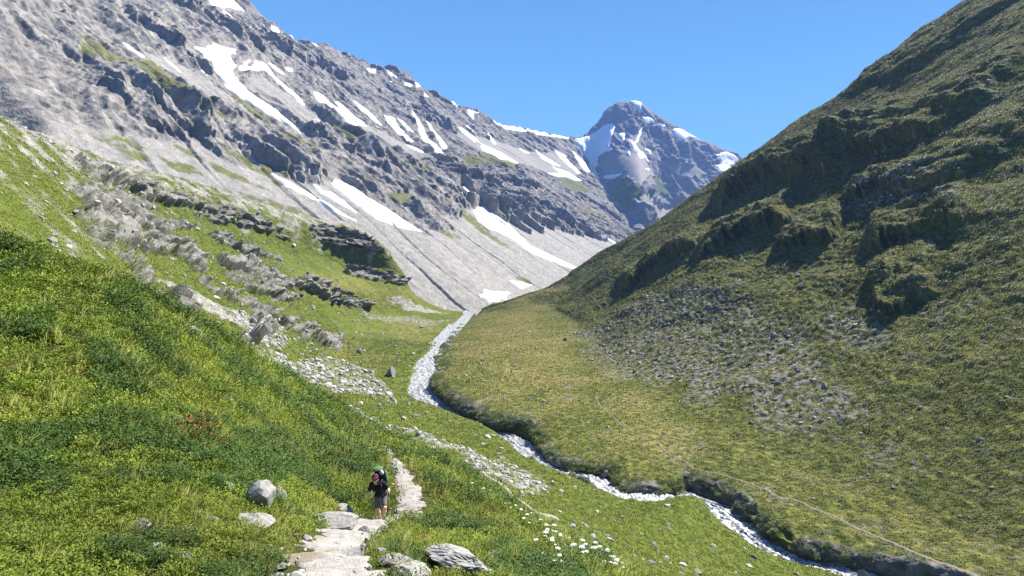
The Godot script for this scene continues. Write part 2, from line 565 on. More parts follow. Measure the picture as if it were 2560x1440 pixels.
func build_hill() -> void:
	var s: Sheet = loft(HILLSIDE, 760, 620, [0.2, 0.3, 0.6, 0.8, 1.0], [0.4, 0.7, 0.7, 1.2, 1.4, 1.4, 1.3, 1.2, 0.3])
	var stones: PackedFloat32Array = outline(s, HILL_STONES, 14.0)
	var yellow: PackedFloat32Array = outline(s, HILL_YELLOW, 60.0)
	var raised: PackedFloat32Array = scarp_rises(s, HILL_SCARPS, SCARP_SIZE, 1.0, 15.0)
	var vat: PackedFloat32Array = row_params(s)
	var p2: PackedVector3Array = s.p.duplicate()
	for k in s.p.size():
		var q: Vector3 = s.p[k]
		var v: float = vat[k / s.nu]
		var along: float = -q.x * 0.2 - q.z * 0.98
		var steep: float = step01(0.3, 0.5, v)
		var ragged: float = fbm.get_noise_3d(q.x / 26.0, q.y / 20.0, q.z / 26.0)
		var tuft: float = fbm.get_noise_3d(along / 6.0, q.y / 2.0, q.x / 6.0)
		var speck: float = fbm.get_noise_3d(q.x / 3.4, q.y / 2.2, q.z / 3.4)
		var k_stone: float = step01(-14.0, 10.0, stones[k] + ragged * 26.0) * step01(0.0, 0.14, speck)
		k_stone = maxf(k_stone, step01(0.36, 0.44, speck) * (0.3 + 0.7 * steep))
		var roll: float = fbm.get_noise_2d(q.x / 120.0 + 3.0, q.z / 120.0)
		var knoll: float = deep.get_noise_3d(q.x / 46.0, q.y / 34.0, q.z / 46.0)
		var bank: float = 1.0 - step01(0.105, 0.125, v)
		var d: float = raised[k] * (0.85 + 0.5 * ragged) + steep * (6.0 * roll + 2.4 * knoll) + (0.25 + 0.75 * steep) * tuft + k_stone * 0.2
		d += bank * (2.2 * ragged + 1.0 * tuft)
		p2[k] = q + s.n[k] * d
		var meadow: float = fbm.get_noise_2d(q.x / 50.0 - 4.0, q.z / 50.0)
		var y: float = clampf(0.4 + yellow[k] / 120.0 + meadow * 0.7 + ragged * 0.35, 0.0, 1.0)
		var cg: Color = mix3(Color(0.15, 0.185, 0.036), Color(0.32, 0.285, 0.1), y * 1.1 + plain.get_noise_3d(q.x / 3.0, q.y / 3.0, q.z / 3.0) * 0.2)
		var herb: float = fbm.get_noise_3d(along / 5.0 + 80.0, q.y / 1.8, q.x / 5.0)
		var ch: Color = mix3(Color(0.085, 0.112, 0.025), Color(0.24, 0.243, 0.068), 0.5 + 1.0 * herb)
		var c: Color = ch.lerp(cg, step01(-56.0, 4.0, yellow[k] + 30.0 * ragged + 14.0 * meadow))
		c = mix3(c, Color(0.08, 0.105, 0.024), 0.6 * step01(0.1, 0.4, fbm.get_noise_3d(q.x / 3.4 + 90.0, q.y / 2.2, q.z / 3.4)))
		c = c.lerp(Color(0.3, 0.29, 0.275), k_stone * 0.9)
		s.c[k] = c.lerp(mix3(Color(0.15, 0.147, 0.138), Color(0.27, 0.262, 0.245), 0.5 + speck), bank * step01(-0.2, 0.1, ragged))
	s.p = p2
	shade_normals(s)
	hill = s
	var o: MeshInstance3D = put("tussock_hillside", mesh_of(s), mats.hill)
	structure(o, "steep dark green tussock hillside with grey stone runs above a yellowish meadow", "hillside")
	stage("hillside")

func build_near() -> void:
	var s: Sheet = loft(NEAR_SLOPE, 320, 320)
	var p2: PackedVector3Array = s.p.duplicate()
	for k in s.p.size():
		var q: Vector3 = s.p[k]
		var lump: float = fbm.get_noise_3d(q.x / 2.4, q.y / 2.4, q.z / 2.4)
		var fine: float = fbm.get_noise_3d(q.x / 0.5, q.y / 0.5, q.z / 0.5)
		p2[k] = q + s.n[k] * (0.25 * lump + 0.05 * fine)
		s.c[k] = mix3(Color(0.06, 0.065, 0.025), Color(0.12, 0.14, 0.035), 0.5 + lump)
	s.p = p2
	shade_normals(s)
	near = s
	var o: MeshInstance3D = put("near_slope", mesh_of(s), mats.near)
	structure(o, "shrubby green slope that carries the stony trail", "hillside")
	stage("near slope")

func build_stream() -> void:
	var s: Sheet = loft(STREAM, 900, 50, [0.3, 0.6, 1.0])
	var p2: PackedVector3Array = s.p.duplicate()
	var run := 0.0
	for k in s.p.size():
		var i: int = k % s.nu
		var j: int = k / s.nu
		if i == 0:
			run = 0.0
		else:
			run += s.p[(s.nv / 2) * s.nu + i].distance_to(s.p[(s.nv / 2) * s.nu + i - 1])
		var cross: float = float(j) / (s.nv - 1) * 14.0
		var q: Vector3 = s.p[k]
		var chop: float = fbm.get_noise_2d(run / 7.0, cross / 2.4)
		var foam: float = ridged.get_noise_2d(run / 9.0 + 4.0, cross / 3.0 + 0.5 * chop)
		var fine: float = fbm.get_noise_2d(q.x / 1.1, q.z / 1.1)
		p2[k] = q + Vector3(0, 0.6 * chop + 0.45 * fine + 0.3 * foam, 0)
		s.c[k] = mix3(Color(0.1, 0.115, 0.115), Color(0.4, 0.41, 0.4), 0.36 + 0.5 * foam + 1.2 * fine + 0.5 * chop)
	s.p = p2
	shade_normals(s)
	stream = s
	var o: MeshInstance3D = put("stream", mesh_of(s), mats.water)
	structure(o, "white foaming mountain torrent running through the valley floor", "stream")

# ---------------------------------------------------------------- rocks

var rock_shapes: Array[ArrayMesh] = []
var slab_shapes: Array[ArrayMesh] = []
var ledge_shapes: Array[ArrayMesh] = []
var pebble_shapes: Array[ArrayMesh] = []

func ball(splits: int) -> Array:
	var t: float = (1.0 + sqrt(5.0)) / 2.0
	var v: Array[Vector3] = []
	for w in [Vector3(-1, t, 0), Vector3(1, t, 0), Vector3(-1, -t, 0), Vector3(1, -t, 0), Vector3(0, -1, t), Vector3(0, 1, t), Vector3(0, -1, -t), Vector3(0, 1, -t), Vector3(t, 0, -1), Vector3(t, 0, 1), Vector3(-t, 0, -1), Vector3(-t, 0, 1)]:
		v.append(w.normalized())
	var f: Array = [[0, 11, 5], [0, 5, 1], [0, 1, 7], [0, 7, 10], [0, 10, 11], [1, 5, 9], [5, 11, 4], [11, 10, 2], [10, 7, 6], [7, 1, 8], [3, 9, 4], [3, 4, 2], [3, 2, 6], [3, 6, 8], [3, 8, 9], [4, 9, 5], [2, 4, 11], [6, 2, 10], [8, 6, 7], [9, 8, 1]]
	for s in splits:
		var g: Array = []
		var half := {}
		for tri in f:
			var m: Array[int] = []
			for e in 3:
				var a: int = mini(tri[e], tri[(e + 1) % 3])
				var b: int = maxi(tri[e], tri[(e + 1) % 3])
				var key: int = a * 100000 + b
				if not half.has(key):
					half[key] = v.size()
					v.append(((v[a] + v[b]) * 0.5).normalized())
				m.append(half[key])
			g.append([tri[0], m[0], m[2]])
			g.append([tri[1], m[1], m[0]])
			g.append([tri[2], m[2], m[1]])
			g.append([m[0], m[1], m[2]])
		f = g
	return [v, f]

# An angular stone about 2 wide: a ball cut by planes, roughened and layered.
func stone_mesh(splits: int, squash: Vector3, cuts: int, layers: float, seed_: int) -> ArrayMesh:
	var r := RandomNumberGenerator.new()
	r.seed = seed_
	var shape: Array = ball(splits)
	var v: Array = shape[0]
	var planes: Array = []
	for k in cuts:
		var d := Vector3(r.randf_range(-1, 1), r.randf_range(-0.7, 1), r.randf_range(-1, 1)).normalized()
		planes.append([d, r.randf_range(0.45, 0.85)])
	for k in v.size():
		var q: Vector3 = v[k] * 1.1
		for pl in planes:
			var over: float = q.dot(pl[0]) - pl[1]
			if over > 0.0:
				q -= pl[0] * over * 0.93
		q *= 1.0 + 0.12 * fbm.get_noise_3d(q.x * 1.7 + seed_, q.y * 1.7, q.z * 1.7)
		if layers > 0.0:
			var t: float = (q.y + 0.25 * q.x) * layers + 1.4 * plain.get_noise_3d(q.x * 0.8, q.y * 1.6, q.z * 0.8 + seed_)
			var out: Vector3 = Vector3(q.x, 0, q.z)
			q += out * 0.075 * (0.5 - (t - floor(t))) * (1.0 + plain.get_noise_3d(q.x * 2.0, q.y * 5.0, q.z * 2.0))
		v[k] = q * squash
	var p := PackedVector3Array()
	var n := PackedVector3Array()
	var c := PackedColorArray()
	var idx := PackedInt32Array()
	for tri in shape[1]:
		var a: Vector3 = v[tri[0]]
		var b: Vector3 = v[tri[1]]
		var d: Vector3 = v[tri[2]]
		var w: Vector3 = (b - a).cross(d - a)
		if w.dot(a + b + d) < 0.0:
			w = -w
		var flipped: bool = (d - a).cross(b - a).dot(w) < 0.0
		var g: float = 0.92 + 0.16 * r.randf()
		var at: int = p.size()
		p.append_array(PackedVector3Array([a, b, d]))
		for e in 3:
			n.append(w.normalized())
			c.append(Color(g, g, g))
			idx.append(at + ([0, 2, 1][e] if flipped else e))
	return array_mesh(p, n, c, idx)

func setup_stones() -> void:
	for k in 7:
		rock_shapes.append(stone_mesh(2, Vector3(1.0, 0.72 + 0.08 * (k % 3), 0.85), 9, 0.0 if k % 2 == 0 else 1.6, 300 + k))
	for k in 5:
		slab_shapes.append(stone_mesh(2, Vector3(1.0, 0.26, 0.78), 8, 0.0, 400 + k))
	for k in 3:
		ledge_shapes.append(stone_mesh(4, Vector3(1.0, 0.32, 0.8), 16, 6.0, 500 + k))
	for k in 4:
		pebble_shapes.append(stone_mesh(1, Vector3(1.0, 0.6, 0.8), 7, 0.0, 600 + k))
	for k in 5:
		var tint: float = [0.38, 0.44, 0.5, 0.58, 0.68][k]
		var m: StandardMaterial3D = mats.stone.duplicate()
		m.albedo_color = Color(tint * 0.62, tint * 0.61, tint * 0.575).linear_to_srgb()
		stone_mats.append(m)

var stone_mats: Array[StandardMaterial3D] = []

func thing(o: Node, label: String, category: String, group: String = "") -> void:
	o.set_meta("label", label)
	o.set_meta("category", category)
	if group != "":
		o.set_meta("group", group)

func seat(at: Vector3, up: Vector3, turn: float, lean: float) -> Basis:
	var y: Vector3 = Vector3.UP.lerp(up, lean).normalized()
	var x: Vector3 = y.cross(Vector3(0, 0, 1)).normalized()
	return Basis(x, y, x.cross(y)).rotated(y, turn)

# One rock, wide metres across, sunk into the surface it lies on.
func rock(s: Sheet, u: float, v: float, wide: float, shapes: Array, called: String, turn: float, tint: int, stretch: Vector3 = Vector3.ONE, sink: float = 0.15) -> MeshInstance3D:
	var o: MeshInstance3D = put(called, shapes[rng.randi() % shapes.size()], stone_mats[clampi(tint, 0, 4)])
	var at: Vector3 = s.at(u, v)
	var up: Vector3 = s.up(u, v)
	o.basis = seat(at, up, turn, 0.75) * Basis.from_scale(stretch * wide * 0.5)
	o.position = at + up * wide * 0.5 * (0.4 * stretch.y - sink)
	return o

func scatter(called: String, mesh: Mesh, mat: Material, places: Array[Transform3D], tints: PackedColorArray, label: String, category: String, parent: Node = self) -> void:
	if places.is_empty():
		return
	var mm := MultiMesh.new()
	mm.transform_format = MultiMesh.TRANSFORM_3D
	mm.use_colors = tints.size() > 0
	mm.mesh = mesh
	mm.instance_count = places.size()
	for k in places.size():
		mm.set_instance_transform(k, places[k])
		if tints.size() > 0:
			mm.set_instance_color(k, tints[k])
	var o := MultiMeshInstance3D.new()
	o.name = called
	o.multimesh = mm
	o.material_override = mat
	o.set_meta("kind", "stuff")
	o.set_meta("label", label)
	o.set_meta("category", category)
	parent.add_child(o, true)

# ---------------------------------------------------------------- plants

# Leaves as folded lozenges through a low dome; colours vary a little from leaf to leaf.
func leaf_clump(leaves: int, wide: float, tall: float, leaf: float, seed_: int, upright: float = 0.3) -> ArrayMesh:
	var r := RandomNumberGenerator.new()
	r.seed = seed_
	var p := PackedVector3Array()
	var n := PackedVector3Array()
	var c := PackedColorArray()
	var idx := PackedInt32Array()
	for k in leaves:
		var a: float = r.randf() * TAU
		var out: float = sqrt(r.randf())
		var h: float = tall * (0.15 + 0.85 * r.randf()) * (1.0 - 0.55 * out * out)
		var at := Vector3(cos(a) * out * wide, h, sin(a) * out * wide)
		var along := Vector3(cos(a) + r.randf_range(-0.9, 0.9), upright + r.randf_range(-0.5, 0.9), sin(a) + r.randf_range(-0.9, 0.9)).normalized()
		var across: Vector3 = along.cross(Vector3(r.randf_range(-0.5, 0.5), 1, r.randf_range(-0.5, 0.5))).normalized()
		var face: Vector3 = across.cross(along)
		if face.y < 0.0:
			face = -face
		var l: float = leaf * r.randf_range(0.7, 1.3)
		var base: int = p.size()
		p.append_array(PackedVector3Array([at, at + along * l * 0.5 + across * l * 0.3 + face * l * 0.08, at + along * l, at + along * l * 0.5 - across * l * 0.3 + face * l * 0.08]))
		var g: float = r.randf_range(0.72, 1.28)
		for e in 4:
			n.append(face)
			c.append(Color(g * r.randf_range(0.97, 1.03), g, g * 0.95))
		var flipped: bool = (p[base + 2] - p[base]).cross(p[base + 1] - p[base]).dot(face) < 0.0
		if flipped:
			idx.append_array(PackedInt32Array([base, base + 2, base + 1, base, base + 3, base + 2]))
		else:
			idx.append_array(PackedInt32Array([base, base + 1, base + 2, base, base + 2, base + 3]))
	return array_mesh(p, n, c, idx)

func grass_tuft(blades: int, wide: float, tall: float, thin: float, seed_: int) -> ArrayMesh:
	var r := RandomNumberGenerator.new()
	r.seed = seed_
	var p := PackedVector3Array()
	var n := PackedVector3Array()
	var c := PackedColorArray()
	var idx := PackedInt32Array()
	for k in blades:
		var a: float = r.randf() * TAU
		var at := Vector3(cos(a), 0, sin(a)) * wide * sqrt(r.randf())
		var lean := Vector3(r.randf_range(-1, 1), 0, r.randf_range(-1, 1)) * 0.55 + at.normalized() * 0.35
		var h: float = tall * r.randf_range(0.55, 1.2)
		var side_: Vector3 = Vector3(-sin(a * 3.0), 0, cos(a * 3.0)) * thin
		var mid: Vector3 = at + Vector3(0, h * 0.55, 0) + lean * h * 0.25
		var tip: Vector3 = at + Vector3(0, h * 0.95, 0) + lean * h * 0.8
		var base: int = p.size()
		p.append_array(PackedVector3Array([at - side_, at + side_, mid + side_ * 0.8, mid - side_ * 0.8, tip]))
		var g: float = r.randf_range(0.75, 1.25)
		var face: Vector3 = (Vector3.UP + lean * 0.5 + Vector3(0, 0, 0.2)).normalized()
		for e in 5:
			n.append(face)
			c.append(Color(g, g, g * 0.95))
		idx.append_array(PackedInt32Array([base, base + 1, base + 2, base, base + 2, base + 3, base + 3, base + 2, base + 4]))
	return array_mesh(p, n, c, idx)

func leaf_material(pass_light: float) -> StandardMaterial3D:
	var m: StandardMaterial3D = coloured(0.6)
	m.metallic_specular = 0.25
	m.cull_mode = BaseMaterial3D.CULL_DISABLED
	m.backlight_enabled = true
	m.backlight = Color(pass_light, pass_light, pass_light * 0.6)
	return m

var trail_line := PackedVector3Array()

func trail_gap(q: Vector3) -> float:
	var best: float = 1e9
	for w in trail_line:
		best = minf(best, w.distance_squared_to(q))
	return sqrt(best)

func plant_near() -> void:
	var kinds: Array = [[], [], [], [], []]
	var tints: Array = [PackedColorArray(), PackedColorArray(), PackedColorArray(), PackedColorArray(), PackedColorArray()]
	var s: Sheet = near
	for j in range(30, s.nv - 22):
		for i in range(1, s.nu - 1):
			var k: int = j * s.nu + i
			var q: Vector3 = s.p[k]
			if q.z > -3.5:
				continue
			var far: float = q.length()
			# nothing grows where the photograph's frame could not show it
			if absf(q.x) > -q.z * 1.15 + 2.0:
				continue
			var gap: float = clampf(0.0115 * far, 0.14, 0.6)
			var size: float = (s.p[k + 1] - q).cross(s.p[k + s.nu] - q).length()
			var want: float = size / (gap * gap) * 0.95
			var count: int = int(want) + (1 if rng.randf() < want - int(want) else 0)
			if count == 0:
				continue
			var off_trail: float = trail_gap(q)
			for e in count:
				var at: Vector3 = q + (s.p[k + 1] - q) * rng.randf() + (s.p[k + s.nu] - q) * rng.randf()
				var edge: float = off_trail + rng.randf_range(-0.15, 0.15)
				if edge < 0.7:
					continue
				var patch: float = fbm.get_noise_3d(at.x / 5.0, at.y / 5.0, at.z / 5.0)
				var dry: float = fbm.get_noise_3d(at.x / 2.2 + 50.0, at.y / 2.2, at.z / 2.2)
				var grassy: float = 0.07 + 0.6 * smoothstep(1.7, 0.7, edge) + 0.3 * smoothstep(-2.0, 6.0, at.x) + 0.3 * dry
				var roll: float = rng.randf()
				var kind: int = 0
				if rng.randf() < grassy:
					kind = 2
				elif patch + 0.35 * dry > 0.13:
					kind = 1
				elif dry > 0.34 and roll < 0.5:
					kind = 3
				var size_of: float = gap / 0.2 * rng.randf_range(0.65, 1.3) * (1.0 + 0.35 * patch)
				if kind == 2 and edge < 1.2:
					size_of *= 0.6
				var up: Vector3 = s.n[k]
				var b: Basis = seat(at, up, rng.randf() * TAU, 0.45) * Basis.from_scale(Vector3(1, rng.randf_range(0.8, 1.25), 1) * size_of)
				kinds[kind].append(Transform3D(b, at - up * 0.02))
				var broad: float = fbm.get_noise_3d(at.x / 14.0 + 20.0, at.y / 14.0, at.z / 14.0)
				var g: float = rng.randf_range(0.85, 1.35) * (1.0 + 0.45 * broad)
				var base: Color = [Color(0.13, 0.178, 0.024), Color(0.05, 0.09, 0.018), Color(0.16, 0.19, 0.045), Color(0.2, 0.14, 0.065)][kind]
				if kind == 0:
					base = base.lerp(Color(0.2, 0.225, 0.033), clampf(0.4 + 1.6 * dry, 0.0, 1.0) * 0.6)
					if dry > 0.32 and rng.randf() < 0.06:
						base = Color(0.24, 0.1, 0.03)
				if kind == 2 and edge < 2.0:
					base = base.lerp(Color(0.22, 0.2, 0.08), 0.5 * rng.randf())
				tints[kind].append(Color(base.r * g, base.g * g, base.b * g))
	var leafy: StandardMaterial3D = leaf_material(0.55)
	var names: Array = ["bilberry_shrubs", "alpenrose_shrubs", "grass", "dry_heather"]
	var labels: Array = ["bright green bilberry shrubs covering the near slope", "dark green alpenrose shrubs in patches on the near slope", "long grass along the trail and on the near slope", "brownish dry heather tufts among the shrubs"]
	var cats: Array = ["shrubs", "shrubs", "grass", "heather"]
	for kind in 4:
		var sets: Array = [[], [], []]
		var cols: Array = [PackedColorArray(), PackedColorArray(), PackedColorArray()]
		for e in kinds[kind].size():
			sets[e % 3].append(kinds[kind][e])
			cols[e % 3].append(tints[kind][e])
		var holder: Node3D = null
		for e in 3:
			var mesh: ArrayMesh
			if kind == 0:
				mesh = leaf_clump(130, 0.21, 0.27, 0.045, 700 + e, 0.5)
			elif kind == 1:
				mesh = leaf_clump(140, 0.23, 0.33, 0.048, 710 + e, 0.2)
			elif kind == 2:
				mesh = grass_tuft(60, 0.16, 0.33, 0.0055, 720 + e)
			else:
				mesh = leaf_clump(90, 0.18, 0.2, 0.034, 730 + e, 0.9)
			var list: Array[Transform3D] = []
			list.assign(sets[e])
			scatter(names[kind], mesh, leafy, list, cols[e], labels[kind], cats[kind])
	print("near plants ", kinds[0].size(), " ", kinds[1].size(), " ", kinds[2].size(), " ", kinds[3].size())

# Coarser tufts that give the meadows beyond their nap.
func plant_meadows() -> void:
	var blade: StandardMaterial3D = leaf_material(0.4)
	for which in 2:
		var s: Sheet = side if which == 0 else hill
		var places: Array[Transform3D] = []
		var tints := PackedColorArray()
		var bushes: Array[Transform3D] = []
		var bush_tints := PackedColorArray()
		var vat: PackedFloat32Array = row_params(s)
		for j in range(2, s.nv - 2):
			for i in range(1, s.nu - 1):
				var k: int = j * s.nu + i
				var q: Vector3 = s.p[k]
				var far: float = -q.z
				if far > (430.0 if which == 0 else 760.0) or far < 40.0 or absf(q.x) > far * 0.95 + 6.0:
					continue
				var c: Color = s.c[k]
				var size: float = (s.p[k + 1] - q).cross(s.p[k + s.nu] - q).length()
				var v: float = vat[j]
				if which == 1 and v < 0.121 + 0.02 * fbm.get_noise_2d(q.x / 12.0, q.z / 12.0) or which == 0 and v < 0.13:
					var n: float = fbm.get_noise_3d(q.x / 9.0, q.y / 9.0, q.z / 9.0)
					if which == 1 and n > -0.12 and rng.randf() < size / 0.9:
						var bb: Basis = seat(q, s.n[k], rng.randf() * TAU, 0.3) * Basis.from_scale(Vector3.ONE * rng.randf_range(1.6, 3.6))
						bushes.append(Transform3D(bb, q))
						var bg: float = rng.randf_range(0.7, 1.3)
						bush_tints.append(Color(0.11 * bg, 0.145 * bg, 0.034 * bg))
					continue
				if which == 1 and v > 0.36 and rng.randf() < size * 0.02:
					var hn: float = fbm.get_noise_3d(q.x / 30.0, q.y / 30.0, q.z / 30.0)
					if hn > -0.1:
						bushes.append(Transform3D(seat(q, s.n[k], rng.randf() * TAU, 0.4) * Basis.from_scale(Vector3(1, 0.75, 1) * rng.randf_range(3.0, 8.0)), q))
						var sg: float = rng.randf_range(0.7, 1.4)
						bush_tints.append(Color(0.075 * sg, 0.1 * sg, 0.022 * sg))
				if c.g < c.r * 0.85 and which == 0:
					continue
				if c.b > c.g * 0.8:
					continue
				var gap: float = clampf(far * 0.0055, 0.45, 1.6)
				var want: float = size / (gap * gap) * 0.75
				if rng.randf() < want:
					var at: Vector3 = q + (s.p[k + 1] - q) * rng.randf() + (s.p[k + s.nu] - q) * rng.randf()
					var b: Basis = seat(at, s.n[k], rng.randf() * TAU, 0.5) * Basis.from_scale(Vector3(1, rng.randf_range(0.5, 1.0), 1) * gap * 1.25)
					places.append(Transform3D(b, at))
					var g: float = rng.randf_range(0.8, 1.25)
					tints.append(Color(c.r * g, c.g * g, c.b * g))
		scatter("meadow_grass", grass_tuft(16, 0.5, 0.42, 0.035, 740 + which), blade, places, tints, ["tufted meadow grass on the valley side below the trail", "tufted grass on the meadow and hillside beyond the stream"][which], "grass")
		scatter("bank_shrubs", leaf_clump(60, 0.22, 0.24, 0.08, 750 + which, 0.3), leaf_material(0.3), bushes, bush_tints, ["low shrubs on the near bank of the stream", "dark low shrubs hanging over the far bank of the stream"][which], "shrubs")
		print("meadow tufts ", places.size(), " bushes ", bushes.size())

func umbel(called: String) -> Node3D:
	var r := RandomNumberGenerator.new()
	r.seed = 77
	var o := Node3D.new()
	o.name = called
	var st := SurfaceTool.new()
	st.begin(Mesh.PRIMITIVE_TRIANGLES)
	var stem := CylinderMesh.new()
	stem.top_radius = 0.006
	stem.bottom_radius = 0.01
	stem.height = 0.5
	stem.radial_segments = 6
	stem.rings = 1
	st.append_from(stem, 0, Transform3D(Basis.IDENTITY, Vector3(0, 0.25, 0)))
	var ray := CylinderMesh.new()
	ray.top_radius = 0.002
	ray.bottom_radius = 0.003
	ray.height = 1.0
	ray.radial_segments = 4
	ray.rings = 1
	var tips: Array[Vector3] = []
	for k in 16:
		var a: float = k * 2.4
		var rad: float = 0.1 * sqrt((k + 0.5) / 16.0)
		tips.append(Vector3(cos(a) * rad, 0.58 - rad * rad * 3.0, sin(a) * rad))
		var d: Vector3 = tips[-1] - Vector3(0, 0.49, 0)
		var y: Vector3 = d.normalized()
		var x: Vector3 = y.cross(Vector3(0.3, 0.1, 1)).normalized()
		st.append_from(ray, 0, Transform3D(Basis(x, d, x.cross(y)), Vector3(0, 0.49, 0) + d * 0.5))
	st.generate_normals()
	put("stem", st.commit(), mats.stem, o)
	var floret := stone_mesh(1, Vector3(0.026, 0.014, 0.026), 3, 0.0, 88)
	var st2 := SurfaceTool.new()
	st2.begin(Mesh.PRIMITIVE_TRIANGLES)
	for w in tips:
		st2.append_from(floret, 0, Transform3D(Basis.from_euler(Vector3(0, r.randf() * 6.0, 0)), w))
	put("flower_head", st2.commit(), mats.petal, o)
	var leaves: MeshInstance3D = put("leaves", leaf_clump(22, 0.12, 0.26, 0.09, 91, 0.4), mats.herb, o)
	leaves.position = Vector3.ZERO
	return o

func plant_flowers() -> void:
	var first: Node3D = umbel("white_umbel_flower")
	var n := 0
	for spot in FLOWER_SPOTS:
		for k in int(spot[2]):
			var o: Node3D = first if n == 0 else first.duplicate()
			o.name = "white_umbel_flower" if n == 0 else "white_umbel_flower_%03d" % n
			add_child(o)
			var u: float = spot[0] + rng.randfn(0.0, 0.012)
			var v: float = minf(spot[1] + rng.randfn(0.0, 0.012), 0.745)
			o.position = near.at(u, v) - Vector3(0, 0.06, 0)
			o.rotation = Vector3(rng.randf_range(-0.2, 0.2), rng.randf() * TAU, rng.randf_range(-0.2, 0.2))
			o.scale = Vector3(0.62, 0.9, 0.62) * rng.randf_range(0.6, 1.2)
			thing(o, "%s white umbel flower on a thin stem in the grass below the trail" % ["small", "middling", "broad"][int(clampf((o.scale.y - 0.54) / 0.18, 0, 2))], "flower", "white umbel flowers beside the trail")
			n += 1
	n = 0
	for spot in ROSE_SPOTS:
		var o := Node3D.new()
		o.name = "alpenrose_bush" if n == 0 else "alpenrose_bush_%03d" % n
		add_child(o)
		o.position = near.at(spot[0], spot[1])
		o.rotation.y = rng.randf() * TAU
		put("foliage", leaf_clump(170, 0.42, 0.5, 0.085, 800 + n, 0.3), mats.rose_leaf, o)
		put("blossoms", leaf_clump(46, 0.36, 0.56, 0.06, 820 + n, 0.9), mats.rose, o)
		o.scale = Vector3.ONE * float(spot[2])
		thing(o, "dark green alpenrose bush with pinkish red blossoms on the shrubby slope", "bush", "flowering alpenrose bushes")
		n += 1

# ---------------------------------------------------------------- trails

func ribbon(s: Sheet, line: Array, half: Array, rows: int, columns: int, lift: float, tone: Callable) -> Sheet:
	var t := Sheet.new()
	t.nu = columns
	t.nv = rows
	t.ku = knots(2, [])
	t.kv = knots(2, [])
	t.p.resize(rows * columns)
	t.c.resize(rows * columns)
	var q := PackedVector3Array()
	for k in range(0, line.size(), 2):
		q.append(Vector3(line[k], line[k + 1], 0))
	for j in rows:
		var f: float = float(j) / (rows - 1) * (q.size() - 1)
		var m: Vector3 = spline(q, f)
		var here: Vector3 = s.at(m.x, m.y)
		var next: Vector3 = spline(q, minf(f + 0.05, q.size() - 1.0))
		var last: Vector3 = spline(q, maxf(f - 0.05, 0.0))
		var dir: Vector3 = (s.at(next.x, next.y) - s.at(last.x, last.y)).normalized()
		var up: Vector3 = s.up(m.x, m.y)
		var across: Vector3 = dir.cross(up).normalized()
		across.y *= 0.6
		var wide: float = lerpf(half[0], half[1], float(j) / (rows - 1))
		for i in columns:
			var e: float = float(i) / (columns - 1) * 2.0 - 1.0
			var wob: float = 1.0 + 0.28 * plain.get_noise_2d(here.x / 0.9 + e * 3.0, here.z / 0.9)
			var at: Vector3 = here + across * e * wide * wob
			var rough: float = fbm.get_noise_3d(at.x / 0.35, at.y / 0.35, at.z / 0.35)
			at += up * (lift * (1.0 - e * e * 1.2) + lift * 0.5 * rough)
			t.p[j * columns + i] = at
			t.c[j * columns + i] = tone.call(at, absf(e))
	shade_normals(t)
	return t

func pale_grit(at: Vector3, edge: float) -> Color:
	var g: float = fbm.get_noise_3d(at.x / 0.18, at.y / 0.18, at.z / 0.18)
	var w: float = fbm.get_noise_3d(at.x / 1.3, at.y / 1.3, at.z / 1.3)
	var c: Color = mix3(Color(0.4, 0.385, 0.35), Color(0.58, 0.56, 0.52), 0.55 + g)
	return mix3(c, Color(0.34, 0.27, 0.18), 0.8 * step01(0.3, 0.6, w + 0.2 * edge))

func tan_earth(at: Vector3, _edge: float) -> Color:
	return mix3(Color(0.3, 0.26, 0.18), Color(0.44, 0.4, 0.31), 0.5 + fbm.get_noise_3d(at.x / 1.5, at.y / 1.5, at.z / 1.5))

func lay_trails() -> void:
	var t: Sheet = ribbon(near, NEAR_TRAIL[0], [0.74, 0.42], 420, 22, 0.07, pale_grit)
	var o: MeshInstance3D = put("path", mesh_of(t), mats.grit)
	structure(o, "pale stony hiking trail climbing the shrubby slope", "path")
	# flat stones bedded in the trail, each a piece of it
	for k in 260:
		var along: float = pow(rng.randf(), 1.25)
		var across: float = rng.randf_range(0.06, 0.94)
		var at: Vector3 = t.at(across, along)
		var far: float = at.length()
		var wide: float = rng.randf_range(0.03, 0.1) * (1.0 + 0.8 * float(rng.randf() < 0.1))
		var m: MeshInstance3D = put("stone", slab_shapes[k % slab_shapes.size()], stone_mats[3 + k % 2], o)
		m.transform = Transform3D(seat(at, t.up(across, along), rng.randf() * TAU, 1.0) * Basis.from_scale(Vector3(wide, wide * 0.8, wide)), at - t.up(across, along) * wide * 0.06)
	var h: Sheet = ribbon(hill, TRAILS[0], [0.7, 0.34], 500, 5, 0.22, tan_earth)
	structure(put("footpath", mesh_of(h), mats.grit), "thin worn footpath crossing the meadow beyond the stream", "path")
	var l: Sheet = ribbon(side, SIDE_TRAIL[0], [0.35, 0.6], 120, 7, 0.2, pale_grit)
	structure(put("side_path", mesh_of(l), mats.grit), "short pale stretch of trail on the slope below the shrubs", "path")

# ---------------------------------------------------------------- boulders

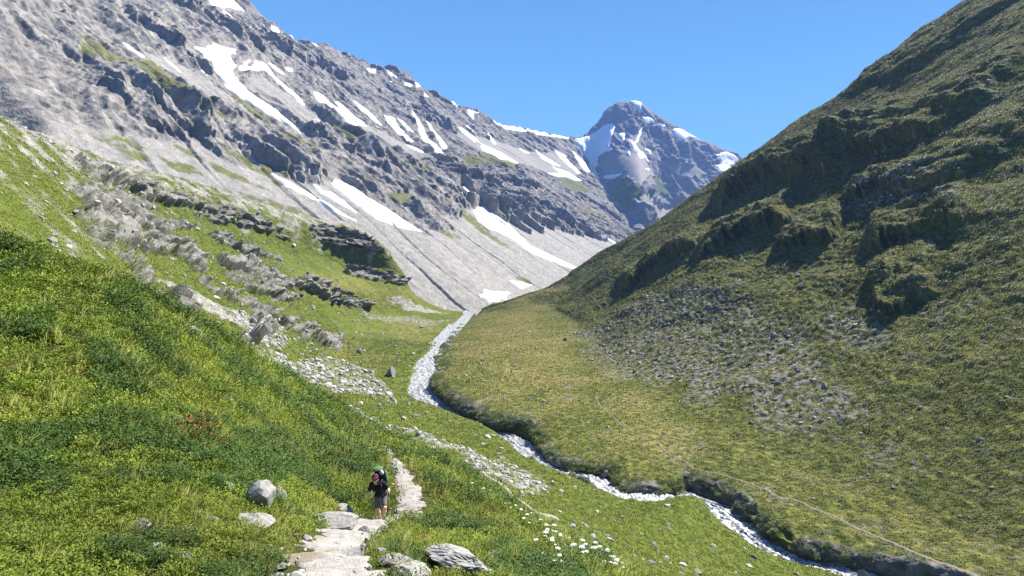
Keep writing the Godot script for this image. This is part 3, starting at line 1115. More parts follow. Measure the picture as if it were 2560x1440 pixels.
func lay_rocks() -> void:
	var n := 0
	for r in NEAR_ROCKS:
		var kind: Array = [rock_shapes, slab_shapes, ledge_shapes][int(r[3])]
		var o: MeshInstance3D = rock(near, r[0], r[1], r[2], kind, ["rock", "stone_slab", "rock_ledge"][int(r[3])], r[4], int(r[5]), Vector3(1, r[6], 1), r[7])
		thing(o, NEAR_ROCK_LABELS[n], ["rock", "slab", "rock"][int(r[3])])
		n += 1
	n = 0
	for r in SIDE_ROCKS:
		var o: MeshInstance3D = rock(side, r[0], r[1], r[2], rock_shapes, "boulder", rng.randf() * TAU, int(r[3]), Vector3(1, r[4], 1))
		if n < SIDE_ROCK_LABELS.size():
			thing(o, SIDE_ROCK_LABELS[n], "boulder")
		else:
			thing(o, "%s %s boulder lying in the grass on the near side of the stream" % ["low" if r[4] < 0.55 else "chunky", "whitish" if r[3] > 2 else "grey"], "boulder", "boulders on the near meadow")
		n += 1
	n = 0
	for r in HILL_ROCKS:
		var o: MeshInstance3D = rock(hill, r[0], r[1], r[2], rock_shapes, "boulder", rng.randf() * TAU, int(r[3]), Vector3(1, r[4], 1))
		if n < HILL_ROCK_LABELS.size():
			thing(o, HILL_ROCK_LABELS[n], "boulder")
		else:
			thing(o, "%s %s boulder lying in the grass beyond the stream" % ["low" if r[4] < 0.55 else "chunky", "whitish" if r[3] > 2 else "grey"], "boulder", "boulders on the far meadow")
		n += 1
	# smaller stones past counting
	for which in 3:
		var s: Sheet = [side, hill, near][which]
		var lists: Array = [[], [], [], []]
		var cols: Array = [PackedColorArray(), PackedColorArray(), PackedColorArray(), PackedColorArray()]
		var polys: Array = [SIDE_STONES, HILL_STONES, []][which]
		var inside: PackedFloat32Array = outline(s, polys, 10.0)
		var vat: PackedFloat32Array = row_params(s)
		for j in range(2, s.nv - 2):
			for i in range(1, s.nu - 1):
				var k: int = j * s.nu + i
				var q: Vector3 = s.p[k]
				var far: float = -q.z
				if far < 4.0 or far > 520.0 or absf(q.x) > far * 0.95 + 4.0:
					continue
				if which < 2 and vat[j] < 0.13:
					continue
				var size: float = (s.p[k + 1] - q).cross(s.p[k + s.nu] - q).length()
				var clump: float = fbm.get_noise_3d(q.x / 20.0, q.y / 20.0, q.z / 20.0)
				var dense: float = [0.016, 0.007, 0.0][which] + 0.02 * smoothstep(0.1, 0.5, clump) + [0.22, 0.12, 0.0][which] * smoothstep(-6.0, 5.0, inside[k] + 8.0 * clump)
				if which == 2:
					dense = 0.25 * smoothstep(0.15, 0.5, fbm.get_noise_3d(q.x / 3.0, q.y / 3.0, q.z / 3.0)) + (2.2 if trail_gap(q) < 1.0 else 0.0)
				if rng.randf() > size * dense * clampf(200.0 / far, 0.6, 2.0):
					continue
				var wide: float = (0.13 + 0.75 * pow(rng.randf(), 3.5)) * clampf(far / 130.0, 1.0, 2.2)
				if which == 2:
					wide = 0.03 + 0.12 * pow(rng.randf(), 3.0)
				var e: int = rng.randi() % 4
				lists[e].append(Transform3D(seat(q, s.n[k], rng.randf() * TAU, 0.8) * Basis.from_scale(Vector3.ONE * wide), q + s.n[k] * wide * 0.15))
				var g: float = rng.randf_range(0.2, 0.42) * (0.72 if which == 1 else 1.0)
				if which == 1:
					lists[e][-1] = lists[e][-1].scaled_local(Vector3.ONE * rng.randf_range(0.5, 0.95))
				cols[e].append(Color(g, g * 0.985, g * 0.95))
		for e in 4:
			var list: Array[Transform3D] = []
			list.assign(lists[e])
			scatter("loose_stones", pebble_shapes[e], mats.pebble, list, cols[e], ["small pale stones strewn over the near meadow", "small grey stones strewn over the hillside beyond the stream", "small pale stones on the near slope and trail edge"][which], "stones")
		print("stones ", lists[0].size() * 4)

# ---------------------------------------------------------------- people

# One continuous skin round tapered bones [from, to, radius, radius], meshed as surface nets.
func skin(bones: Array, cell: float, blend: float) -> ArrayMesh:
	var lo := Vector3(1e9, 1e9, 1e9)
	var hi := -lo
	for b in bones:
		var m: float = maxf(b[2], b[3]) + cell * 3.0
		lo = lo.min(b[0] - Vector3.ONE * m).min(b[1] - Vector3.ONE * m)
		hi = hi.max(b[0] + Vector3.ONE * m).max(b[1] + Vector3.ONE * m)
	var nx: int = int((hi.x - lo.x) / cell) + 2
	var ny: int = int((hi.y - lo.y) / cell) + 2
	var nz: int = int((hi.z - lo.z) / cell) + 2
	var f := PackedFloat32Array()
	f.resize(nx * ny * nz)
	f.fill(1.0)
	for b in bones:
		var a: Vector3 = b[0]
		var ab: Vector3 = b[1] - a
		var l2: float = maxf(ab.length_squared(), 1e-8)
		var m: float = maxf(b[2], b[3]) + blend + cell * 2.0
		var i0: Vector3 = ((b[0].min(b[1]) - Vector3.ONE * m - lo) / cell).floor().max(Vector3.ZERO)
		var i1: Vector3 = ((b[0].max(b[1]) + Vector3.ONE * m - lo) / cell).ceil()
		for z in range(int(i0.z), mini(nz, int(i1.z) + 1)):
			for y in range(int(i0.y), mini(ny, int(i1.y) + 1)):
				for x in range(int(i0.x), mini(nx, int(i1.x) + 1)):
					var q: Vector3 = lo + Vector3(x, y, z) * cell - a
					var t: float = clampf(q.dot(ab) / l2, 0.0, 1.0)
					var d: float = (q - ab * t).length() - lerpf(b[2], b[3], t)
					var k: int = (z * ny + y) * nx + x
					var e: float = f[k]
					var h: float = clampf(0.5 + 0.5 * (e - d) / blend, 0.0, 1.0)
					f[k] = lerpf(e, d, h) - blend * h * (1.0 - h)
	var p := PackedVector3Array()
	var idx := PackedInt32Array()
	var at := PackedInt32Array()
	at.resize(f.size())
	at.fill(-1)
	var step: Array[int] = [1, nx, nx * ny]
	for z in nz - 1:
		for y in ny - 1:
			for x in nx - 1:
				var k: int = (z * ny + y) * nx + x
				var sum := Vector3.ZERO
				var n := 0
				for c in 8:
					var ka: int = k + (c & 1) + ((c >> 1) & 1) * nx + (c >> 2) * nx * ny
					for ax in 3:
						if c & (1 << ax):
							continue
						var va: float = f[ka]
						var vb: float = f[ka + step[ax]]
						if (va < 0.0) != (vb < 0.0):
							var w := Vector3(c & 1, (c >> 1) & 1, c >> 2)
							w[ax] += va / (va - vb)
							sum += w
							n += 1
				if n > 0:
					at[k] = p.size()
					p.append(lo + (Vector3(x, y, z) + sum / n) * cell)
	for z in range(1, nz - 1):
		for y in range(1, ny - 1):
			for x in range(1, nx - 1):
				var k: int = (z * ny + y) * nx + x
				for ax in 3:
					var va: float = f[k]
					var vb: float = f[k + step[ax]]
					if (va < 0.0) == (vb < 0.0):
						continue
					var s1: int = step[(ax + 1) % 3]
					var s2: int = step[(ax + 2) % 3]
					var q: Array[int] = [at[k - s1 - s2], at[k - s2], at[k], at[k - s1]]
					if q.has(-1):
						continue
					if va < 0.0:
						idx.append_array(PackedInt32Array([q[0], q[2], q[1], q[0], q[3], q[2]]))
					else:
						idx.append_array(PackedInt32Array([q[0], q[1], q[2], q[0], q[2], q[3]]))
	var n := PackedVector3Array()
	n.resize(p.size())
	for k in range(0, idx.size(), 3):
		var w: Vector3 = (p[idx[k + 2]] - p[idx[k]]).cross(p[idx[k + 1]] - p[idx[k]])
		for e in 3:
			n[idx[k + e]] += w
	for k in n.size():
		n[k] = n[k].normalized()
	return array_mesh(p, n, PackedColorArray(), idx)

func grow(bones: Array, by: float) -> Array:
	var out: Array = []
	for b in bones:
		out.append([b[0], b[1], b[2] + by, b[3] + by])
	return out

# A closed hand round an upright shaft at `at`; the wrist comes in along `arm`.
func hand_bones(at: Vector3, arm: Vector3, inside: float) -> Array:
	var out: Array = []
	var back: Vector3 = -arm.normalized()
	var start: float = atan2(back.z, back.x)
	for k in 4:
		var y: float = 0.03 - 0.02 * k
		var r: float = 0.03
		var last: Vector3 = at + Vector3(cos(start - inside * 0.9) * 0.04, y, sin(start - inside * 0.9) * 0.04)
		var reach: float = [3.6, 3.9, 3.8, 3.3][k]
		for e in 3:
			var a: float = start - inside * 0.9 + inside * reach * (e + 1) / 3.0 * 1.1
			var next: Vector3 = at + Vector3(cos(a) * r * (1.0 - 0.12 * e), y - 0.002 * e, sin(a) * r * (1.0 - 0.12 * e))
			out.append([last, next, 0.0095 - 0.0008 * e, 0.0088 - 0.0008 * e])
			last = next
	var palm: Vector3 = at + back * 0.045
	out.append([palm + Vector3(0, 0.03, 0), at + Vector3(cos(start - inside * 0.9) * 0.04, 0.03, sin(start - inside * 0.9) * 0.04), 0.014, 0.011])
	out.append([palm + Vector3(0, -0.025, 0), at + Vector3(cos(start - inside * 0.9) * 0.04, -0.03, sin(start - inside * 0.9) * 0.04), 0.014, 0.011])
	out.append([palm + Vector3(0, 0.025, 0), palm + Vector3(0, -0.025, 0), 0.02, 0.018])
	# thumb, from the side of the palm near its base, closing over the fingers
	var t0_: Vector3 = palm + Vector3(0, 0.03, 0)
	var t1: Vector3 = at + Vector3(cos(start + inside * 0.9) * 0.034, 0.05, sin(start + inside * 0.9) * 0.034)
	var t2: Vector3 = at + Vector3(cos(start + inside * 2.2) * 0.032, 0.046, sin(start + inside * 2.2) * 0.032)
	out.append([t0_, t1, 0.013, 0.011])
	out.append([t1, t2, 0.011, 0.009])
	out.append([at + back * 0.11, palm, 0.021, 0.02])
	return out

func cloth(c: Color, rough: float = 0.85) -> StandardMaterial3D:
	var m := StandardMaterial3D.new()
	m.albedo_color = c.linear_to_srgb()
	m.roughness = rough
	m.metallic_specular = 0.3
	return m

func joined(meshes: Array) -> ArrayMesh:
	var st := SurfaceTool.new()
	st.begin(Mesh.PRIMITIVE_TRIANGLES)
	for m in meshes:
		st.append_from(m, 0, Transform3D.IDENTITY)
	return st.commit()

# A padded box: a ball pushed out towards a box of these half sizes.
func pillow(half: Vector3, hard: float, at: Vector3, turn: Vector3 = Vector3.ZERO) -> ArrayMesh:
	var shape: Array = ball(3)
	var b: Basis = Basis.from_euler(turn)
	var p := PackedVector3Array()
	var n := PackedVector3Array()
	var idx := PackedInt32Array()
	for w in shape[0]:
		var big: float = pow(pow(absf(w.x), hard) + pow(absf(w.y), hard) + pow(absf(w.z), hard), 1.0 / hard)
		var q: Vector3 = w / big
		var crease: float = 1.0 + 0.035 * plain.get_noise_3d(q.x * 2.3, q.y * 3.1, q.z * 2.3)
		p.append(at + b * (q * half * crease))
		n.append(Vector3.ZERO)
	for tri in shape[1]:
		var w: Vector3 = (p[tri[1]] - p[tri[0]]).cross(p[tri[2]] - p[tri[0]])
		var out: bool = w.dot(p[tri[0]] - at) > 0.0
		for e in 3:
			n[tri[e]] += w if out else -w
		idx.append_array(PackedInt32Array([tri[0], tri[2], tri[1]] if out else [tri[0], tri[1], tri[2]]))
	for k in n.size():
		n[k] = n[k].normalized()
	return array_mesh(p, n, PackedColorArray(), idx)

func bar(a: Vector3, b: Vector3, ra: float, rb: float) -> ArrayMesh:
	var c := CylinderMesh.new()
	c.bottom_radius = ra
	c.top_radius = rb
	c.height = a.distance_to(b)
	c.radial_segments = 12
	c.rings = 1
	var y: Vector3 = (b - a).normalized()
	var x: Vector3 = y.cross(Vector3(0.21, 0.1, 1)).normalized()
	var st := SurfaceTool.new()
	st.begin(Mesh.PRIMITIVE_TRIANGLES)
	st.append_from(c, 0, Transform3D(Basis(x, y, x.cross(y)), (a + b) * 0.5))
	return st.commit()

func hiker() -> void:
	var base: Vector3 = near.at(HIKER_SPOT[0][0], HIKER_SPOT[0][1]) + Vector3(0, 0.05, 0)
	var o := Node3D.new()
	o.name = "person"
	add_child(o)
	o.position = base
	thing(o, "hiker in black shirt, grey shorts and maroon cap climbing the trail", "person")
	var pelvis := Vector3(0, 0.82, 0)
	var chest := Vector3(-0.06, 1.14, 0.1)
	var neck := Vector3(-0.09, 1.3, 0.15)
	var head := Vector3(-0.125, 1.43, 0.215)
	var sh_r := Vector3(-0.25, 1.24, 0.11)
	var sh_l := Vector3(0.12, 1.26, 0.11)
	var el_r := Vector3(-0.37, 0.97, 0.1)
	var el_l := Vector3(0.26, 1.05, 0.06)
	var hand_r := Vector3(-0.455, 1.05, 0.33)
	var hand_l := Vector3(0.31, 1.02, 0.36)
	var kn_r := Vector3(-0.09, 0.47, 0.07)
	var kn_l := Vector3(0.17, 0.55, 0.24)
	var an_r := Vector3(-0.05, 0.1, -0.08)
	var an_l := Vector3(0.13, 0.21, 0.1)
	var torso: Array = [[pelvis + Vector3(-0.075, -0.01, 0), pelvis + Vector3(0.075, -0.01, 0), 0.115, 0.115], [pelvis, chest, 0.115, 0.12], [chest + Vector3(-0.08, 0.0, 0), chest + Vector3(0.08, 0.01, 0), 0.11, 0.11], [sh_r + Vector3(0.04, 0.0, 0), sh_l + Vector3(-0.04, 0.0, 0), 0.07, 0.07]]
	var arms: Array = [[sh_r, el_r, 0.052, 0.04], [sh_l, el_l, 0.052, 0.04], [el_r, hand_r + (el_r - hand_r).normalized() * 0.08, 0.04, 0.026], [el_l, hand_l + (el_l - hand_l).normalized() * 0.08, 0.04, 0.026]]
	var legs: Array = [[pelvis + Vector3(-0.09, -0.03, 0), kn_r, 0.088, 0.056], [pelvis + Vector3(0.09, -0.03, 0.01), kn_l, 0.088, 0.056], [kn_r, an_r.lerp(kn_r, 0.55), 0.054, 0.058], [an_r.lerp(kn_r, 0.55), an_r, 0.058, 0.036], [kn_l, an_l.lerp(kn_l, 0.55), 0.054, 0.058], [an_l.lerp(kn_l, 0.55), an_l, 0.058, 0.036]]
	var face: Array = [[neck + Vector3(0.0, -0.06, -0.02), head + Vector3(0, -0.06, -0.01), 0.05, 0.048], [head + Vector3(0, 0.035, -0.015), head + Vector3(0, -0.03, 0.015), 0.085, 0.07], [head + Vector3(0, -0.06, 0.035), head + Vector3(0, -0.085, 0.045), 0.045, 0.032]]
	var skin_mat: StandardMaterial3D = cloth(Color(0.6, 0.38, 0.28), 0.55)
	var feet: Array = [[an_r, an_r + Vector3(0, -0.05, 0.02), 0.04, 0.04], [an_l, an_l + Vector3(0, -0.05, 0.02), 0.04, 0.04]]
	var meshes: Array = [skin(torso + arms + legs + face + feet, 0.016, 0.035)]
	var fine_head: Array = [[head + Vector3(0, 0.03, -0.015), head + Vector3(0, -0.02, 0.02), 0.089, 0.073], [head + Vector3(0, -0.07, 0.04), head + Vector3(0, -0.088, 0.05), 0.046, 0.034], [head + Vector3(0, 0.005, 0.095), head + Vector3(0, -0.035, 0.112), 0.011, 0.016], [head + Vector3(-0.02, -0.065, 0.088), head + Vector3(0.02, -0.065, 0.088), 0.009, 0.009], [head + Vector3(-0.022, -0.078, 0.084), head + Vector3(0.022, -0.078, 0.084), 0.009, 0.009], [head + Vector3(-0.088, 0.0, -0.01), head + Vector3(-0.09, -0.04, 0.0), 0.014, 0.01], [head + Vector3(0.088, 0.0, -0.01), head + Vector3(0.09, -0.04, 0.0), 0.014, 0.01]]
	meshes.append(skin(fine_head, 0.005, 0.012))
	meshes.append(skin(hand_bones(hand_r, hand_r - el_r, 1.0), 0.004, 0.006))
	meshes.append(skin(hand_bones(hand_l, hand_l - el_l, -1.0), 0.004, 0.006))
	put("body", joined(meshes), skin_mat, o)
	var shirt: Array = [[pelvis + Vector3(-0.07, 0.02, 0), pelvis + Vector3(0.07, 0.02, 0), 0.122, 0.122]] + grow(torso.slice(1), 0.012) + [[sh_r, sh_r.lerp(el_r, 0.62), 0.068, 0.062], [sh_l, sh_l.lerp(el_l, 0.62), 0.068, 0.062]]
	put("shirt", skin(shirt, 0.014, 0.03), cloth(Color(0.012, 0.012, 0.014)), o)
	var shorts: Array = [[pelvis + Vector3(-0.075, -0.02, 0), pelvis + Vector3(0.075, -0.02, 0), 0.127, 0.127], [pelvis + Vector3(-0.09, -0.04, 0), (pelvis + Vector3(-0.09, -0.03, 0)).lerp(kn_r, 0.8), 0.102, 0.085], [pelvis + Vector3(0.09, -0.04, 0.01), (pelvis + Vector3(0.09, -0.03, 0.01)).lerp(kn_l, 0.72), 0.102, 0.085]]
	put("shorts", skin(shorts, 0.014, 0.03), cloth(Color(0.11, 0.113, 0.12)), o)
	put("cap", skin([[head + Vector3(0, 0.07, -0.02), head + Vector3(0, 0.05, 0.0), 0.1, 0.1], [head + Vector3(-0.05, 0.055, 0.09), head + Vector3(0.05, 0.055, 0.09), 0.022, 0.022], [head + Vector3(-0.035, 0.045, 0.135), head + Vector3(0.035, 0.045, 0.135), 0.014, 0.014]], 0.007, 0.03), cloth(Color(0.095, 0.022, 0.045)), o)
	put("sunglasses", joined([pillow(Vector3(0.03, 0.021, 0.012), 3.0, head + Vector3(-0.035, 0.008, 0.094)), pillow(Vector3(0.03, 0.021, 0.012), 3.0, head + Vector3(0.035, 0.008, 0.094)), bar(head + Vector3(-0.012, 0.014, 0.098), head + Vector3(0.012, 0.014, 0.098), 0.004, 0.004)]), cloth(Color(0.03, 0.012, 0.01), 0.15), o)
	put("hair", skin([[head + Vector3(0, 0.0, -0.06), head + Vector3(0.03, -0.1, -0.06), 0.07, 0.04], [head + Vector3(0.07, 0.02, -0.03), head + Vector3(0.1, -0.2, 0.0), 0.03, 0.018]], 0.009, 0.03), cloth(Color(0.035, 0.02, 0.012)), o)
	for side_ in 2:
		var an: Vector3 = an_r if side_ == 0 else an_l
		var boot: MeshInstance3D = put("boot", skin([[an + Vector3(0, 0.03, 0), an + Vector3(0, -0.05, 0.0), 0.05, 0.05], [an + Vector3(0, -0.06, -0.03), an + Vector3(0, -0.065, 0.15), 0.045, 0.038]], 0.009, 0.025), cloth(Color(0.07, 0.035, 0.03)), o)
		put("sole", pillow(Vector3(0.05, 0.016, 0.13), 4.0, an + Vector3(0, -0.105, 0.055)), cloth(Color(0.02, 0.02, 0.02)), boot)
	# the step under the raised foot
	var step_stone: MeshInstance3D = put("step_stone", slab_shapes[1], stone_mats[3])
	step_stone.transform = Transform3D(Basis.from_euler(Vector3(0.05, 0.4, 0)) * Basis.from_scale(Vector3(0.3, 0.3, 0.28)), base + an_l + Vector3(0.02, -0.2, 0.08))
	thing(step_stone, "flat pale step stone under the hiker's raised foot", "stone")
	# backpack
	var pack := Node3D.new()
	pack.name = "backpack"
	add_child(pack)
	pack.position = base
	thing(pack, "large dark backpack with a bright green lid on the hiker's back", "backpack")
	var dark: StandardMaterial3D = cloth(Color(0.02, 0.022, 0.026))
	var green: StandardMaterial3D = cloth(Color(0.085, 0.155, 0.075))
	put("bag", pillow(Vector3(0.19, 0.42, 0.14), 3.2, Vector3(-0.06, 1.22, -0.2), Vector3(0.2, 0, 0.05)), dark, pack)
	put("lid", pillow(Vector3(0.15, 0.06, 0.15), 2.4, Vector3(-0.115, 1.645, -0.11), Vector3(0.2, 0, 0.1)), green, pack)
	put("side_pocket", pillow(Vector3(0.05, 0.2, 0.1), 2.6, Vector3(0.14, 1.38, -0.17), Vector3(0.15, 0, 0.1)), green, pack)
	put("side_pocket", pillow(Vector3(0.05, 0.2, 0.1), 2.6, Vector3(-0.25, 1.1, -0.17), Vector3(0.15, 0, 0.05)), cloth(Color(0.04, 0.09, 0.035)), pack)
	put("rolled_towel", pillow(Vector3(0.06, 0.085, 0.07), 2.3, Vector3(0.02, 1.56, -0.03), Vector3(0, 0, 0.5)), cloth(Color(0.4, 0.41, 0.44)), pack)
	for k in 2:
		var x: float = -0.17 if k == 0 else 0.05
		put("shoulder_strap", skin([[Vector3(x, 1.33, -0.03), Vector3(x, 1.34, 0.1), 0.026, 0.026], [Vector3(x, 1.34, 0.1), Vector3(x + 0.005, 1.24, 0.215), 0.026, 0.026], [Vector3(x + 0.005, 1.24, 0.215), Vector3(x - 0.01 + 0.04 * k, 1.02, 0.2), 0.026, 0.02]], 0.01, 0.015), cloth(Color(0.035, 0.04, 0.038)), pack)
	put("hip_belt", skin([[Vector3(-0.16, 0.9, 0.02), Vector3(-0.08, 0.88, 0.13), 0.035, 0.035], [Vector3(-0.08, 0.88, 0.13), Vector3(0.09, 0.88, 0.13), 0.03, 0.03], [Vector3(0.09, 0.88, 0.13), Vector3(0.18, 0.91, 0.02), 0.035, 0.035]], 0.01, 0.02), cloth(Color(0.02, 0.035, 0.022)), pack)
	put("belt_pouch", pillow(Vector3(0.075, 0.06, 0.045), 3.0, Vector3(0.12, 0.95, 0.15), Vector3(0, 0.5, 0.3)), cloth(Color(0.07, 0.08, 0.08)), pack)
	put("dangling_strap", bar(Vector3(0.02, 0.86, 0.16), Vector3(0.035, 0.62, 0.14), 0.012, 0.012), cloth(Color(0.35, 0.35, 0.36)), pack)
	# trekking poles
	for k in 2:
		var top: Vector3 = (hand_r if k == 0 else hand_l) + Vector3(0, 0.09, 0)
		var tip: Vector3 = Vector3(-0.485, -0.1, 0.36) if k == 0 else Vector3(0.42, 0.0, 0.42)
		var grip_end: Vector3 = top.lerp(tip, 0.14)
		var pole := Node3D.new()
		pole.name = "trekking_pole" if k == 0 else "trekking_pole_001"
		add_child(pole)
		pole.position = base
		thing(pole, ["orange and white trekking pole planted upright beside the hiker's bare right arm", "orange and white trekking pole slanting outward under the hiker's lit left arm"][k], "pole", "the hiker's trekking poles")
		put("grip", bar(grip_end, top + Vector3(0, 0.02, 0), 0.014, 0.018), cloth(Color(0.015, 0.015, 0.015)), pole)
		put("upper_shaft", bar(top.lerp(tip, 0.5), grip_end, 0.0105, 0.0105), cloth(Color(0.72, 0.2, 0.03), 0.35), pole)
		put("lower_shaft", bar(top.lerp(tip, 0.97), top.lerp(tip, 0.5), 0.008, 0.009), cloth(Color(0.72, 0.73, 0.74), 0.3), pole)
		put("lock", bar(top.lerp(tip, 0.52), top.lerp(tip, 0.49), 0.014, 0.014), cloth(Color(0.03, 0.03, 0.03)), pole)
		put("basket", bar(top.lerp(tip, 0.925), top.lerp(tip, 0.915), 0.026, 0.03), cloth(Color(0.03, 0.03, 0.03)), pole)
		put("tip", bar(tip, top.lerp(tip, 0.97), 0.003, 0.006), cloth(Color(0.3, 0.3, 0.3), 0.3), pole)
		put("wrist_strap", skin([[top, top + Vector3(0.02, -0.06, 0.02), 0.006, 0.006], [top + Vector3(0.02, -0.06, 0.02), top + Vector3(0.0, -0.1, -0.03), 0.006, 0.006]], 0.005, 0.005), cloth(Color(0.02, 0.02, 0.02)), pole)
	stage("hiker")
	# a second walker, far down the same trail
	var w := Node3D.new()
	w.name = "person_001"
	add_child(w)
	w.position = side.at(WALKER_SPOT[0][0], WALKER_SPOT[0][1]) + Vector3(0, 0.1, 0)
	w.rotation.y = 0.9
	thing(w, "small distant walker in a purple jacket on the gravel below", "person")
	var hip := Vector3(0, 0.9, 0)
	var back: Array = [[hip + Vector3(-0.07, 0, 0), hip + Vector3(0.07, 0, 0), 0.12, 0.12], [hip, Vector3(0, 1.25, 0.06), 0.12, 0.14], [Vector3(-0.16, 1.38, 0.07), Vector3(0.16, 1.38, 0.07), 0.08, 0.08]]
	var limbs: Array = [[hip + Vector3(-0.09, 0, 0), Vector3(-0.1, 0.48, 0.16), 0.09, 0.06], [Vector3(-0.1, 0.48, 0.16), Vector3(-0.1, 0.08, 0.1), 0.06, 0.045], [Vector3(-0.1, 0.06, 0.08), Vector3(-0.1, 0.05, 0.28), 0.05, 0.04], [hip + Vector3(0.09, 0, 0), Vector3(0.1, 0.47, -0.04), 0.09, 0.06], [Vector3(0.1, 0.47, -0.04), Vector3(0.1, 0.08, -0.24), 0.06, 0.045], [Vector3(0.1, 0.06, -0.25), Vector3(0.1, 0.05, -0.06), 0.05, 0.04]]
	var sleeves: Array = [[Vector3(-0.2, 1.38, 0.07), Vector3(-0.28, 1.1, 0.05), 0.06, 0.05], [Vector3(-0.28, 1.1, 0.05), Vector3(-0.24, 1.0, 0.28), 0.05, 0.035], [Vector3(0.2, 1.38, 0.07), Vector3(0.28, 1.1, 0.02), 0.06, 0.05], [Vector3(0.28, 1.1, 0.02), Vector3(0.26, 0.97, 0.22), 0.05, 0.035]]
	put("body", skin(back + limbs + sleeves + [[Vector3(0, 1.4, 0.08), Vector3(0, 1.52, 0.1), 0.055, 0.055], [Vector3(0, 1.62, 0.1), Vector3(0, 1.57, 0.13), 0.1, 0.085], [Vector3(-0.24, 1.0, 0.28), Vector3(-0.23, 0.98, 0.36), 0.035, 0.03], [Vector3(0.26, 0.97, 0.22), Vector3(0.26, 0.95, 0.3), 0.035, 0.03]], 0.022, 0.035), skin_mat, w)
	put("jacket", skin(grow(back, 0.02) + grow(sleeves, 0.015), 0.02, 0.035), cloth(Color(0.16, 0.12, 0.26)), w)
	put("trousers", skin(grow(limbs.slice(0, 2) + limbs.slice(3, 5), 0.015) + [[hip + Vector3(-0.07, -0.03, 0), hip + Vector3(0.07, -0.03, 0), 0.14, 0.14]], 0.02, 0.03), cloth(Color(0.02, 0.02, 0.025)), w)
	put("cap", skin([[Vector3(0, 1.67, 0.09), Vector3(0, 1.66, 0.12), 0.105, 0.1], [Vector3(-0.04, 1.64, 0.22), Vector3(0.04, 1.64, 0.22), 0.02, 0.02]], 0.014, 0.03), cloth(Color(0.02, 0.02, 0.025)), w)
	var pack2 := Node3D.new()
	pack2.name = "backpack_001"
	add_child(pack2)
	pack2.position = w.position
	pack2.rotation = w.rotation
	thing(pack2, "small black backpack on the distant walker's back", "backpack")
	put("bag", pillow(Vector3(0.17, 0.3, 0.13), 3.0, Vector3(0, 1.25, -0.22), Vector3(0.12, 0, 0)), dark, pack2)
	put("lid", pillow(Vector3(0.15, 0.07, 0.12), 2.6, Vector3(0, 1.57, -0.18)), dark, pack2)
	stage("walker")

func _ready() -> void:
	t0 = Time.get_ticks_msec()
	var cam := Camera3D.new()
	cam.name = "camera"
	cam.fov = 53.0
	cam.near = 0.1
	cam.far = 20000.0
	cam.rotation_degrees.x = -1.6
	add_child(cam)
	cam.current = true
	var env := Environment.new()
	env.background_mode = Environment.BG_SKY
	var sky_mat := ProceduralSkyMaterial.new()
	sky_mat.sky_top_color = Color(0.11, 0.32, 0.67)
	sky_mat.sky_horizon_color = Color(0.5, 0.79, 0.98)
	sky_mat.sky_curve = 0.35
	sky_mat.ground_bottom_color = Color(0.25, 0.27, 0.22)
	sky_mat.ground_horizon_color = Color(0.5, 0.6, 0.65)
	sky_mat.sky_energy_multiplier = 0.7
	sky_mat.sun_angle_max = 1.0
	var sky := Sky.new()
	sky.sky_material = sky_mat
	env.sky = sky
	env.tonemap_mode = Environment.TONE_MAPPER_LINEAR
	env.tonemap_exposure = 3.0
	env.sdfgi_enabled = true
	env.ssao_enabled = true
	env.ssil_enabled = true
	env.fog_enabled = true
	env.fog_density = 0.00006
	env.fog_light_color = Color(0.55, 0.7, 1.0)
	var we := WorldEnvironment.new()
	we.name = "environment"
	we.environment = env
	add_child(we)
	var sun := DirectionalLight3D.new()
	sun.name = "sun"
	sun.light_energy = 1.6
	sun.light_color = Color(1.0, 0.97, 0.92)
	sun.light_angular_distance = 0.5
	sun.shadow_enabled = true
	add_child(sun)
	sun.look_at_from_position(Vector3.ZERO, -Vector3(0.53, 0.745, -0.395), Vector3.UP)
	setup_noise()
	setup_materials()
	build_wall()
	build_peak()
	build_side()
	build_hill()
	build_near()
	build_stream()
	setup_stones()
	for k in range(0, 61):
		var q := PackedVector3Array()
		for e in range(0, NEAR_TRAIL[0].size(), 2):
			q.append(Vector3(NEAR_TRAIL[0][e], NEAR_TRAIL[0][e + 1], 0))
		var w: Vector3 = spline(q, k / 60.0 * (q.size() - 1))
		trail_line.append(near.at(w.x, w.y))
	lay_trails()
	stage("trails")
	lay_rocks()
	stage("rocks")
	plant_near()
	stage("near plants")
	plant_meadows()
	stage("meadow plants")
	plant_flowers()
	hiker()
	stage("done")

